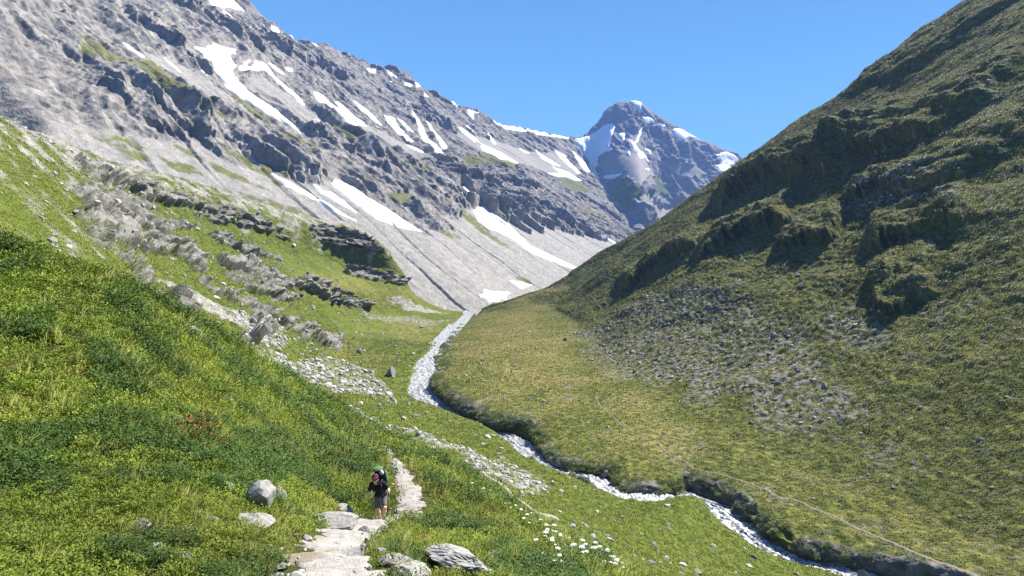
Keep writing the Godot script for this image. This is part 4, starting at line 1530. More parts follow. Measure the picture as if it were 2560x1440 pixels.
# ---------------------------------------------------------------- survey: control lines of the landforms (x, y, z) and outlines on them (u, v)
const NEAR_SLOPE := [
	[-7,2.78,2,-4.5,0.96,2,-3,-0.02,2,-2,-0.62,2,-1.2,-1.07,2,-0.6,-1.39,2,0,-1.7,2,0.6,-1.99,2,1.4,-2.36,2,2.5,-2.83,2,4,-3.38,2,6.5,-4.11,2],
	[-5.85,-2.42,-4.2,-4.45,-2.59,-4,-3.62,-2.88,-4,-2.71,-3.02,-4,-1.81,-3.17,-4,-1.43,-3.33,-4.2,-1,-3.41,-4.3,-0.57,-3.57,-4.5,0.07,-3.96,-5,0.86,-4.36,-5.5,2.21,-4.97,-6,4.71,-6.09,-6.5],
	[-8.32,-2.39,-6,-6.98,-2.87,-6.3,-5.93,-3.29,-6.6,-4.72,-3.74,-7,-3.6,-4.27,-8,-2.87,-4.54,-8.5,-2.09,-4.81,-9,-1.2,-5.07,-9.5,0.15,-5.87,-11,2.16,-7.48,-14,4.14,-8.68,-14,8.68,-10.38,-12],
	[-13.79,-2.23,-10,-11.58,-3.01,-10.5,-9.84,-3.77,-11,-7.05,-4.04,-10.5,-4.93,-4.78,-11,-4.88,-6.4,-14.5,-4.28,-8.1,-18.5,-2.15,-7.75,-17,0.24,-8.11,-17,2.93,-9.6,-19,5.63,-10.66,-17,10.85,-12.97,-15],
	[-21.99,-1.56,-16,-17.57,-2.45,-16,-14.25,-3.12,-16,-10.04,-3.87,-15,-7.6,-5.58,-17,-7.22,-7.97,-21.5,-6.46,-10.18,-28,-3.27,-10.01,-26,0.34,-10.43,-24,3.07,-11.49,-23,6.29,-12.18,-19,12.3,-15.07,-17],
	[-34.24,0.51,-25,-26.27,-0.67,-24,-20.42,-1.76,-23,-14.68,-3.06,-22,-12.48,-6.44,-28,-11.72,-10.02,-35,-10.29,-13.37,-44,-5.31,-13.76,-40,-0.23,-13.75,-33,3.22,-13.65,-27,6.81,-13.77,-21,13.75,-17.12,-19],
	[-57.34,5.78,-42,-41.45,3.66,-38,-31.86,1.68,-36,-22.62,-1.23,-34,-20.03,-7.27,-45,-17.39,-11.6,-52,-14.44,-17,-60,-8.07,-17.75,-55,-0.88,-17.12,-42,3.48,-15.56,-31,7.3,-15.24,-23,15.2,-19.08,-21],
	[-70.02,5.47,-51.24,-50.61,3.03,-46.36,-38.9,0.69,-43.92,-27.62,-2.8,-41.48,-24.45,-10.59,-54.9,-21.23,-16.15,-63.44,-17.63,-23.06,-73.2,-9.85,-23.79,-67.1,-1.08,-22.52,-51.24,4.25,-20.19,-37.82,8.91,-19.5,-28.06,18.56,-24.11,-25.62],
	[-77.09,1.15,-56.28,-55.72,-1.07,-50.92,-42.83,-3.42,-48.24,-30.41,-7.04,-45.56,-26.92,-16.92,-60.3,-23.37,-23.87,-69.68,-19.42,-32.42,-80.4,-10.85,-32.65,-73.7,-1.19,-29.73,-56.28,4.68,-25.89,-41.54,9.81,-24.2,-30.82,20.44,-29.05,-28.14],
]
const VALLEY_SIDE := [
	[114.6,-74.5,-94.6,96.8,-72.5,-112.6,77.3,-71.1,-129.7,63.3,-70.1,-137.3,57.3,-69.3,-154,51.8,-68.3,-165.1,40.7,-68.1,-162.2,29.9,-67.7,-163.1,19.1,-67.1,-177,5.2,-66.3,-191.3,-7.2,-65.9,-220.1,-20.8,-65.4,-241.6,-37,-64.3,-260.6,-47.7,-62.6,-275.4,-52,-60.4,-294,-57.7,-58.2,-353.2,-56.2,-56.3,-403,-55.5,-53.4,-480,-54.9,-51.2,-578,-55.5,-48.9,-698.8,-55.4,-49,-735.4],
	[115.5,-71.8,-95,96.2,-69.4,-112,77,-68.9,-129,62.5,-67.8,-137,56.1,-66.9,-154,52.2,-64.6,-164,40.6,-64.8,-161,29.5,-63.5,-162,18.5,-62.8,-176,4,-61.4,-191,-7.6,-60.4,-219,-21.8,-60.5,-241,-38,-59.8,-260,-48.8,-59.4,-275,-53.2,-57.3,-294,-58.9,-55.3,-353,-57.4,-53.3,-403,-56.7,-51.7,-480,-56.1,-48.2,-578,-55.8,-48.7,-700,-78.9,-66.6,-812],
	[70,-59.4,-75,57.1,-58.3,-88,47.1,-57.7,-100,39.4,-56.9,-108,34.2,-56.2,-116,29.1,-55.2,-122,23.3,-55.6,-128,16.9,-55.4,-134,9.1,-55.3,-145,-1.1,-53.8,-157,-12.2,-53.2,-175,-26.5,-54.4,-200,-41.7,-54.5,-230,-53.3,-54.2,-255,-64.1,-54.2,-288,-79.1,-53.6,-350,-87.9,-52,-415,-88.4,-50.4,-490,-79.8,-48.8,-575,-69.9,-47.9,-695,-95.1,-65.6,-806.2],
	[29.1,-43.2,-50,23.3,-41.8,-58,19.5,-40.9,-66,16.2,-40,-72,13.3,-39.9,-79,10.1,-39.6,-85,6.4,-39.3,-92,2.1,-39.2,-100,-3.9,-39.9,-112,-12.7,-41.3,-130,-23.3,-43,-152,-37.6,-45.2,-180,-53.9,-47.3,-212,-71.3,-48.8,-250,-90.7,-49.1,-300,-111.8,-48.9,-370,-122.2,-49,-440,-120.3,-47.9,-510,-105.5,-46.4,-585,-83.1,-43.8,-685,-110.2,-60.8,-794.6],
	[10.7,-31.1,-36,9.3,-29.5,-41,7.1,-28.5,-46,5.3,-28.1,-50,3.4,-28.1,-54,0.8,-28.1,-59,-2.3,-28.2,-65,-6,-28.7,-72,-11.5,-29.5,-82,-18.8,-30.5,-96,-29.1,-32.4,-116,-43,-34.7,-142,-58.7,-36.6,-172,-76.7,-37.7,-208,-97.5,-38.2,-255,-118.1,-37.2,-315,-132.3,-37,-385,-135.5,-38.2,-465,-124.3,-39,-560,-97.5,-35,-670,-126.7,-50.3,-777.2],
	[-3,-23.8,-33,-4.7,-24,-37,-6.6,-23.6,-41,-9,-23.9,-46,-11.8,-24,-51,-15.2,-24,-57,-19.2,-23.7,-64,-24.1,-23.6,-72,-30.3,-23.5,-82,-38.4,-23.2,-95,-50.4,-23.2,-115,-66.2,-23.2,-142,-84.5,-21.9,-175,-104.4,-18.7,-215,-127.3,-15,-270,-146.2,-11.2,-335,-154.3,-9.9,-405,-149.6,-12.1,-480,-131.9,-17.6,-560,-113.4,-20.6,-655,-144.8,-33.3,-759.8],
	[-13.4,-16.1,-28,-15.9,-16.2,-32,-18.7,-16.2,-36,-22.1,-16.1,-41,-26.3,-16.1,-47,-31.3,-15.8,-54,-37.2,-15.3,-62,-44.6,-14.5,-72,-53.1,-13.2,-84,-63.2,-11.4,-99,-76.6,-9.2,-120,-93.8,-6.2,-148,-114.1,-2.6,-182,-137.8,2.3,-225,-162.7,9.2,-280,-181.3,16.1,-345,-186.5,17.7,-415,-176.2,13.4,-490,-153.8,3.8,-570,-121.8,-0.1,-640,-154.2,-9.4,-742.4],
	[-75.3,31.9,-40,-85.6,35.8,-48,-94.3,39.1,-56,-104.3,42.4,-65,-114.3,45.9,-75,-125.7,49.2,-87,-136.4,51.8,-100,-147.7,54.9,-115,-157.6,57.3,-131,-168.4,59,-150,-177.1,59.9,-170,-187.3,60.1,-195,-195.3,57.9,-222,-203.7,56.7,-262,-211.6,56.1,-320,-217.7,59,-390,-208,54.8,-450,-186.6,48.1,-510,-161.4,45.1,-570,-137.2,29,-620,-171.6,24.7,-719.2],
	[-91.8,38.6,-48.8,-104.4,43.2,-58.6,-115,47.3,-68.3,-127.2,51.2,-79.3,-139.5,55.4,-91.5,-153.3,59.3,-106.1,-166.5,62.4,-122,-180.2,66.1,-140.3,-192.4,68.8,-159.8,-205.5,70.7,-183,-216.1,71.7,-207.4,-228.6,71.8,-237.9,-238.3,68.8,-270.8,-248.6,67,-319.6,-258.2,65.8,-390.4,-265.7,68.7,-475.8,-253.8,63.1,-549,-227.7,54.4,-622.2,-197,50.3,-695.4,-167.4,30.1,-756.4,-209.4,24.1,-877.4],
]
const STREAM := [
	[118.3,-72,-96.1,94.1,-70,-109.9,75.9,-68.6,-126.2,59.7,-67.6,-135.9,53.1,-66.8,-154,53.2,-65.8,-161.2,40.2,-65.6,-158,28.4,-65.2,-159.2,16.8,-64.6,-173.5,1.1,-63.8,-190.2,-8.7,-63.4,-216.2,-24.4,-62.9,-239.5,-40.7,-61.8,-258.6,-51.7,-60.1,-274,-56.2,-57.9,-294,-61.9,-55.7,-352.6,-60.4,-53.8,-403,-59.7,-50.9,-480,-59.1,-48.7,-578.1,-56.6,-46.4,-702.9],
	[114.7,-72,-94.7,96.6,-70,-112.4,77.2,-68.6,-129.3,63.2,-67.6,-137.3,57.9,-66.8,-154,51.7,-65.8,-165.4,40.9,-65.6,-163.7,30.5,-65.2,-164.8,19.9,-64.6,-178.3,6.6,-63.8,-191.7,-6.8,-63.4,-221.2,-20.5,-62.9,-241.8,-35.2,-61.8,-261.5,-44.9,-60.1,-276.4,-49.5,-57.9,-294,-55,-55.7,-353.5,-54.8,-53.8,-403,-54.6,-50.9,-480,-53.8,-48.7,-577.9,-51.8,-46.4,-684.6],
	[111.1,-72,-93.3,99.1,-70,-114.8,78.4,-68.6,-132.4,66.6,-67.6,-138.7,62.7,-66.8,-154,50.2,-65.8,-169.6,41.7,-65.6,-169.3,32.7,-65.2,-170.3,23,-64.6,-183.2,12,-63.8,-193.2,-4.8,-63.4,-226.1,-16.6,-62.9,-244,-29.7,-61.8,-264.5,-38.1,-60.1,-278.9,-42.8,-57.9,-294.1,-48.1,-55.7,-354.4,-49.2,-53.8,-403.1,-49.5,-50.9,-480.1,-48.5,-48.7,-577.8,-47.1,-46.4,-666.3],
	[107.5,-72,-91.9,101.6,-70,-117.3,79.7,-68.6,-135.5,70,-67.6,-140,67.5,-66.8,-153.9,48.6,-65.8,-173.9,42.4,-65.6,-174.9,34.8,-65.2,-175.9,26.1,-64.6,-188,17.4,-63.8,-194.7,-2.9,-63.4,-231.1,-12.8,-62.9,-246.3,-24.2,-61.8,-267.4,-31.3,-60.1,-281.3,-36.1,-57.9,-294.2,-41.2,-55.7,-355.3,-43.6,-53.8,-403.1,-44.4,-50.9,-480.2,-43.1,-48.7,-577.6,-42.3,-46.4,-648.1],
]
const HILLSIDE := [
	[114.5,-74,-83,109.5,-73.6,-96.2,102.8,-72.5,-110.7,93.8,-71.6,-119.4,85.8,-71,-128,77.2,-70.5,-132.5,68,-69.9,-136.8,63.5,-69.3,-145.3,62.7,-68.9,-154.9,59.3,-67.8,-168.4,53.7,-67.8,-173,50.1,-67.8,-169.1,31.7,-67,-172.1,29.4,-66.7,-180.1,13.9,-66.1,-189.9,7.9,-65.6,-210.8,4.3,-65.4,-223.8,-7.9,-65.2,-228.5,-17.8,-64.9,-245.1,-35.1,-62.7,-277.2,-41,-60.3,-293.3,-41.4,-58.8,-324.7,-46.2,-57.6,-355.1,-48.5,-56.5,-385.1,-48.8,-54.4,-440,-49.9,-52,-520,-45.8,-49.3,-650],
	[114.2,-60.5,-80,108.5,-61.6,-95,103.9,-63,-112,95.2,-63.7,-121,87.6,-65,-130,78,-64.9,-134,68.7,-63.9,-138,65.5,-63.4,-146,65.5,-62.8,-156,61.8,-62.4,-170,54.1,-62.1,-176,49.3,-63.2,-172,34.1,-63.3,-174,31.8,-61.7,-182,16.1,-61.7,-192,10.6,-58.9,-212,7.1,-58.4,-225,-5.6,-57.7,-230,-15.5,-57.2,-247,-32.6,-55.4,-279,-38,-54.3,-294,-38.4,-55.4,-325,-43.2,-54.4,-355,-45.5,-53.6,-385,-45.8,-52,-440,-46.9,-50.6,-520,-42.8,-49.7,-650],
	[119.3,-61,-97.9,115.7,-61.1,-110.5,112.2,-61.7,-125.3,105.9,-62.3,-136.6,99.6,-62.5,-146.6,92.9,-62.3,-153.1,86.3,-61.5,-159.6,82.5,-61.1,-168.8,79.7,-60.4,-179.2,75.2,-59.9,-191.1,69.2,-59.5,-198.1,65.2,-59.7,-199.6,56.7,-59.5,-203.6,54.3,-58.4,-212.2,44.8,-57.8,-223.5,40.3,-55.8,-240.3,35.8,-55.5,-255,26,-55.2,-268.3,19.5,-54.7,-287,10.5,-53.3,-315.3,7.3,-52.2,-338.2,6.4,-51.9,-370.6,3.2,-50.4,-405.3,0.6,-48.8,-447.8,-3.4,-46.6,-514.6,-12.2,-44.8,-590.3,-41.3,-51.5,-687.3],
	[124.5,-61.4,-115.7,123,-60.6,-126,120.5,-60.4,-138.6,116.6,-60.8,-152.2,111.5,-60.1,-163.3,107.7,-59.7,-172.2,103.8,-59.2,-181.3,99.4,-58.7,-191.6,93.9,-58,-202.4,88.6,-57.4,-212.2,84.2,-56.8,-220.2,81,-56.3,-227.1,79.4,-55.8,-233.1,76.9,-55,-242.5,73.5,-53.9,-255,69.9,-52.8,-268.6,64.6,-52.6,-285,57.5,-52.6,-306.6,54.4,-52.2,-327,53.7,-51.3,-351.7,52.7,-50.1,-382.4,51.2,-48.4,-416.2,49.6,-46.5,-455.6,46.7,-44.1,-510.6,39.1,-41.1,-589.3,22.4,-39.1,-660.7,-39.8,-53.3,-724.7],
	[206.6,-8.1,-180.3,200.1,-9.5,-193.6,191.3,-11.7,-210.5,179.9,-15,-229.6,166.6,-19.3,-245,159.1,-21.5,-253.8,152,-23.5,-261.9,144.1,-25.8,-271,135.2,-27.6,-280.6,127,-28.9,-289.3,120.3,-30,-296.4,115.5,-30.7,-302.6,113.3,-30.7,-308,109.9,-30.8,-316.5,105.3,-30.8,-327.8,100.2,-30.9,-340.2,93.5,-32.1,-355.5,84.4,-33.8,-375.9,79.3,-35,-394.7,75.9,-35.9,-417.2,71.7,-37,-445,67.5,-36.9,-475,62.6,-36.7,-509.9,56.5,-36.7,-557.7,44.9,-36.7,-625.1,25.1,-37.1,-684.3,-39.7,-53.2,-730.8],
	[308,80.1,-260.1,295.4,75,-277.1,278.8,68.8,-299.4,258,60.6,-325.2,234.7,48.2,-346.1,222.5,41.6,-354.6,211.5,35.5,-361.5,199.2,28.7,-369.2,186.2,22.9,-377.2,174.5,18.1,-384.6,165,14.3,-390.5,158.1,11.6,-395.8,155.2,10.7,-400.5,150.6,9.3,-407.9,144.4,7.4,-417.7,137.7,5.3,-428.5,129.1,1.9,-442.7,117.7,-2.7,-461.5,110,-6.5,-478.4,103.4,-10.5,-498.1,95.2,-15.3,-522.4,87.6,-17.7,-547.7,78.7,-20.6,-577,68.6,-24.4,-616,52.2,-29.4,-669.4,28.4,-33.7,-713.5,-39.5,-53.1,-738.2],
	[424,188.7,-351.2,404.3,179.2,-372.5,378.8,168.1,-401,347.4,153.9,-434.5,312.5,131.5,-461.5,295,119.3,-469.9,279.6,108.3,-475.3,262.2,95.9,-481.3,244.5,85,-487.6,228.7,76.1,-493.4,216,68.9,-498.1,206.9,63.8,-502.3,203.1,61.8,-506.2,197.1,58.7,-512.4,189.2,54.5,-520.5,180.6,50,-529.5,169.9,43.8,-542.3,155.7,35.6,-559.4,145.1,28.6,-574.1,134.8,20.8,-590.5,122,11.5,-610.8,110.5,5.8,-630.7,97.1,-0.7,-653.8,82.4,-9.2,-682.6,60.5,-20.5,-719.9,32.1,-29.7,-746.9,-39.4,-52.9,-746.8],
	[520.6,276.9,-427.2,495,263.8,-452,462.2,248.7,-485.7,421.8,229.6,-525.5,377.3,199,-557.7,355.4,182.4,-565.9,336.3,167.4,-570.1,314.6,150.3,-574.8,293.1,135.5,-579.7,273.9,123.1,-584.1,258.5,113.2,-587.7,247.5,106.1,-591.1,243,103.2,-594.3,235.9,98.7,-599.4,226.5,92.7,-606.2,216.2,86.2,-613.7,203.8,77.8,-625.3,187.4,66.7,-641,174.4,57.1,-653.8,160.9,46.2,-667.6,144.4,33.2,-684.5,129.6,25,-699.8,112.4,15.4,-717.7,93.9,3.1,-738.2,67.4,-13.2,-762.1,35.3,-26.4,-774.8,-39.2,-52.8,-754],
	[607.5,348.7,-495.6,576.7,332.6,-523.6,537.2,314.3,-561.9,488.8,291.2,-607.5,435.6,253.9,-644.3,409.7,233.8,-652.4,387.3,215.4,-655.4,361.9,194.7,-658.9,336.8,176.5,-662.5,314.6,161.4,-665.7,296.8,149.2,-668.4,284,140.5,-670.9,278.9,136.9,-673.6,270.8,131.3,-677.8,260.1,123.8,-683.3,248.4,115.7,-689.4,234.4,105.5,-700,215.9,92,-714.4,200.7,80.3,-725.5,184.5,66.9,-736.9,164.6,50.9,-750.8,146.8,40.5,-762.1,126.2,28.5,-775.2,104.2,13.1,-788.1,73.6,-7.3,-800,38.1,-23.7,-799.8,-39.1,-52.7,-760.4],
	[684.8,326.9,-646.4,649.3,310.5,-677.2,603.8,291.8,-719.6,548.4,268.2,-770.3,487.5,230.2,-811.2,458,209.6,-819.2,432.6,190.9,-821.3,403.9,169.8,-823.6,375.7,151.2,-826.1,350.8,135.8,-828.3,330.8,123.3,-830.1,316.5,114.5,-832,310.8,110.8,-834.1,301.9,105,-837.4,290,97.4,-841.9,276.9,89,-846.7,261.5,78.7,-856.4,241.2,64.9,-869.6,224.2,52.9,-879.3,205.4,39.3,-888.6,182.4,22.9,-899.7,162.1,12.3,-907.4,138.5,-0,-916.3,113.4,-15.7,-922.5,79.1,-36.7,-923.7,40.6,-53.4,-912.1,-39,-82.7,-856.1],
]
const MOUNTAIN_WALL := [
	[-2060.8,940,296.4,-1870,950,-64.8,-1669.2,954,-445.6,-1406,892.4,-828.8,-1408,909.2,-1038.4,-1365.8,881.7,-1225.6,-1266.4,862.9,-1411.6,-1155.2,852.8,-1616.4,-1057.5,797.8,-1759.2,-971.9,773.1,-1861.2,-937.9,755.6,-1944.5,-897.1,733.3,-2027.7,-845.5,747.6,-2121.4,-772.9,752,-2225.4,-717.1,758.1,-2308.7,-675.7,739.7,-2371.1,-615.4,764.1,-2444,-557.4,772,-2506.4,-480.4,724.7,-2591,-395.5,706.5,-2665,-305.1,682.5,-2739.1,-209.2,665.2,-2813.1,-108.3,641,-2897.7,-1.6,639.5,-2982.3,111.6,641.2,-3077.5,220.1,645.9,-3172.6,316.3,654,-3278.4],
	[-1900,1000,300,-1720,1010,-60,-1530,1014,-430,-1274.1,952.4,-800,-1266.1,969.2,-1000,-1221.8,941.7,-1180,-1126.7,922.9,-1360,-1019.7,912.8,-1560,-928.1,857.8,-1700,-848.6,833.1,-1800,-816.3,815.6,-1880,-778,793.3,-1960,-729.8,807.6,-2050,-662.6,812,-2150,-611.1,818.1,-2230,-572.9,799.7,-2290,-517.7,824.1,-2360,-464.5,832,-2420,-394.5,784.7,-2500,-317.5,766.5,-2570,-235.7,742.5,-2640,-148.9,725.2,-2710,-57.5,701,-2790,39.5,699.5,-2870,142.5,701.2,-2960,241.2,705.9,-3050,329.3,714,-3150],
	[-1712.4,826.6,304.2,-1545,834,-54.4,-1367.6,836.9,-411.8,-1120.3,776.9,-766.4,-1100.6,791.6,-955.2,-1053.9,774.1,-1126.8,-963.8,761,-1299.8,-861.6,755.7,-1494.2,-777.2,713,-1630.9,-704.8,694.6,-1728.6,-674.5,681.4,-1804.8,-639,664.3,-1881,-594.7,677.6,-1966.7,-534,683.1,-2062,-487.5,689.7,-2138.2,-453,675.6,-2195.4,-403.6,697.3,-2262,-356.2,705,-2319.2,-294.3,667,-2393.8,-226.6,653,-2459.1,-154.7,634.1,-2524.4,-78.6,620.9,-2589.7,1.7,602,-2664.4,87.3,601.8,-2739,178.4,604.3,-2823,265.9,609.2,-2906.9,344.5,617.1,-3000.2],
	[-1498,653.2,309,-1345,658.1,-48,-1182,659.7,-391,-944.4,601.4,-728,-911.4,614.1,-904,-861.9,606.6,-1066,-777.6,599.2,-1231,-681,598.6,-1419,-604.6,568.2,-1552,-540.4,556.1,-1647,-512.5,547.3,-1718.9,-480.2,535.3,-1790.7,-440.4,547.7,-1871.6,-387,554.2,-1961.4,-346.2,561.3,-2033.3,-316,551.6,-2087.2,-273.2,570.5,-2150.1,-232.5,578,-2204,-179.8,549.3,-2272.5,-122.7,539.4,-2332.4,-62.2,525.7,-2392.4,1.8,516.5,-2452.3,69.5,503,-2520.8,142,504,-2589.3,219.5,507.3,-2666.3,294.1,512.5,-2743.4,361.8,520.2,-2829],
	[-1256.8,464.5,314.4,-1120,466.6,-40.8,-973.2,466.9,-367.6,-746.5,410.4,-684.8,-698.6,420.9,-846.4,-645.9,424.2,-997.6,-568.2,423,-1153.6,-477.7,427.7,-1334.4,-410.5,410.6,-1463.2,-355.5,405.4,-1555.2,-330.1,401.3,-1622.2,-301.6,394.9,-1689.2,-266.8,406.3,-1764.6,-221.5,413.9,-1848.3,-187.3,421.7,-1915.3,-161.8,416.6,-1965.5,-126.5,432.4,-2024.2,-93.2,439.8,-2074.4,-50.9,421.2,-2136,-5.7,415.9,-2189.9,42,407.8,-2243.8,92.2,403,-2297.7,145.7,395.3,-2359.2,203.5,397.7,-2420.8,265.8,401.8,-2490.1,325.8,407.3,-2559.4,381.3,414.7,-2636.4],
	[-1015.6,286,319.8,-895,285.5,-33.6,-764.4,284.6,-344.2,-548.7,229.7,-641.6,-485.7,238.2,-788.8,-429.9,251.7,-929.2,-358.7,256.4,-1076.2,-274.5,266,-1249.8,-216.4,261.5,-1374.4,-170.6,262.9,-1463.4,-147.8,263.2,-1525.5,-122.9,262.1,-1587.6,-93.1,272.6,-1657.5,-56.1,281.2,-1735.2,-28.3,289.5,-1797.3,-7.6,288.9,-1843.9,20.2,301.9,-1898.2,46,309.1,-1944.8,77.9,300,-1999.5,111.2,299,-2047.3,146.1,296.3,-2095.2,182.7,295.6,-2143,221.9,293.4,-2197.7,265,297.1,-2252.4,312,301.9,-2313.9,357.5,307.7,-2375.4,400.8,315,-2443.8],
	[-787.8,127.9,324.9,-682.5,125.1,-26.8,-567.2,123.1,-322.1,-361.9,69.7,-600.8,-284.7,76.3,-734.4,-226,98.9,-864.6,-160.9,108.8,-1003.1,-82.5,122.8,-1169.9,-33.1,129.5,-1290.5,4,136.6,-1376.7,24.4,140.9,-1434.2,45.8,144.4,-1491.7,70.8,154.1,-1556.4,100.1,163.7,-1628.3,121.8,172.5,-1685.8,138,175.8,-1728.9,158.8,186.2,-1779.3,177.5,193.3,-1822.4,199.6,192.7,-1870.6,221.6,195.5,-1912.7,244.4,197.5,-1954.9,268.1,200.4,-1997,293.8,203.1,-2045.2,323.1,207.9,-2093.3,355.7,213.5,-2147.5,387.5,219.5,-2201.7,419.2,226.6,-2261.9],
	[-560,-20,330,-470,-25,-20,-370,-28,-300,-175,-80,-560,-83.7,-75.1,-680,-22,-44,-800,36.9,-29.3,-930,109.5,-11.1,-1090,150.3,6,-1206.7,178.6,18.5,-1290,196.6,26.4,-1342.9,214.6,34.4,-1395.8,234.8,43.3,-1455.3,256.3,53.8,-1521.5,271.9,63,-1574.4,283.6,70,-1614,297.3,78.1,-1660.3,309,85,-1700,321.3,92.3,-1741.6,332,98.7,-1778.1,342.8,105,-1814.5,353.5,111.4,-1851,365.8,118.7,-1892.6,381.2,124.6,-1934.2,399.4,130.8,-1981.1,417.5,137.1,-2027.9,437.6,144,-2080],
	[-452.8,-40.4,332.4,-370,-45.7,-16.8,-277.2,-48.8,-289.6,-87.1,-100.6,-540.8,10.9,-96,-654.4,74,-63.7,-769.6,130,-48.3,-895.6,199.8,-29.6,-1052.4,236.5,-11,-1167.2,260.8,2.2,-1249.2,277.6,10.7,-1299.9,294,19.2,-1350.7,312,28,-1407.7,329.8,38.6,-1471.2,342.6,47.9,-1521.9,352.2,55.4,-1560,362.5,63.1,-1604.3,370.9,70.1,-1642.4,378.5,78.4,-1681,384,85.3,-1714.7,389.1,92.3,-1748.5,393.7,99.1,-1782.2,399.7,107.1,-1820.8,408.6,113.1,-1859.4,419.9,119.4,-1902.8,431.6,125.7,-1946.2,446.3,132.6,-1994.4],
]
const FAR_PEAK := [
	[49.8,859.3,-4350.3,292.8,805.4,-4259.9,438.1,779,-4217.7,550.8,840.7,-4320.4,654.7,933.1,-4423.2,712.1,1025.6,-4477.6,769.4,1077.1,-4503.1,869.1,1107.9,-4532.1,970.7,1110.8,-4532.1,1029.5,1078.4,-4529.6,1159,1012.9,-4574.2,1297.1,951.9,-4616.4,1450.1,880.4,-4652.4,1673.4,804.1,-4688.4,1846,751,-4724.4,2123.7,637.1,-4760.4,2538.6,485.8,-4796.4],
	[57.8,1009.3,-4200,283.1,955.4,-4116,420.3,929,-4074,528.9,990.7,-4158,626.8,1083.1,-4242,682.7,1175.6,-4284,738.3,1227.1,-4300.8,831.6,1257.9,-4326,926.7,1260.8,-4326,986.3,1228.4,-4326,1110.4,1162.9,-4368,1242.8,1101.9,-4410,1393.1,1030.4,-4452,1608,954.1,-4494,1779.8,901,-4536,2049.9,787.1,-4578,2453,635.8,-4620],
	[63,843.4,-4099.8,276.6,799,-4020.1,408.5,777.1,-3986,514.3,827.6,-4065.3,608.2,903.1,-4132.9,663.1,978.8,-4151,717.6,1020.8,-4150.3,806.7,1046,-4166.5,897.3,1048.4,-4173,957.5,1021.9,-4185,1078,968.4,-4238.3,1206.7,918.6,-4288,1355.1,860.3,-4326.2,1564.4,798.2,-4359.2,1735.7,755,-4402.6,2000.7,662,-4451.2,2395.9,538.4,-4502.4],
	[71,677.6,-3949.5,266.9,642.6,-3876.2,390.7,625.3,-3896.9,492.4,664.4,-4012.1,580.3,723.1,-4033.6,633.6,781.9,-3930.1,686.5,814.5,-3838.8,769.2,834.2,-3805.7,853.2,836.1,-3857.7,914.2,815.5,-3945,1029.5,773.8,-4086.7,1152.5,735.2,-4190.8,1298.1,690.2,-4180.4,1499.1,642.2,-4128.4,1669.5,609,-4159.6,1926.9,536.9,-4232.4,2310.2,440.9,-4326],
	[81.5,502.4,-3749.1,253.9,477.6,-3684.4,367,465,-3767.7,463.2,492.2,-3920.2,543.1,533.2,-3885.6,594.4,574.2,-3640.7,645,596.7,-3444.2,719.3,610.6,-3354.1,794.5,611.9,-3458.1,856.6,597.6,-3631.9,964.7,568.5,-3874.1,1080.2,541.6,-4040.4,1222,510.7,-3975.6,1412,477.6,-3827.6,1581.2,454.9,-3846,1828.6,404.9,-3947.6,2196,338.1,-4090.8],
	[94.7,308.9,-3498.6,237.8,295.1,-3444.7,337.3,287.9,-3559.4,426.7,301.9,-3711.9,496.5,323.2,-3630.4,545.4,344.5,-3302.3,593.1,356,-3044.6,656.8,363.4,-2922.2,721.1,364.1,-3052.2,784.5,356.7,-3271.7,883.8,341.5,-3561.5,989.8,327.7,-3758.8,1127,312.2,-3672.8,1303,295.6,-3482.8,1470.9,284.6,-3500.8,1705.6,259,-3622.8,2053.2,224.4,-3796.8],
	[110.6,87.7,-3198,218.4,86.6,-3157,301.7,85.5,-3194,382.8,84.3,-3231,440.7,83.2,-3151,486.5,82.1,-2954,530.9,81,-2796,581.9,81,-2731,633,81,-2796,698.1,81.4,-2916.4,786.7,82.1,-3071,881.4,83.2,-3190,1013,85.5,-3194,1172.3,87.7,-3146,1338.5,89.9,-3202,1558,92.2,-3310,1881.9,94.4,-3444],
]
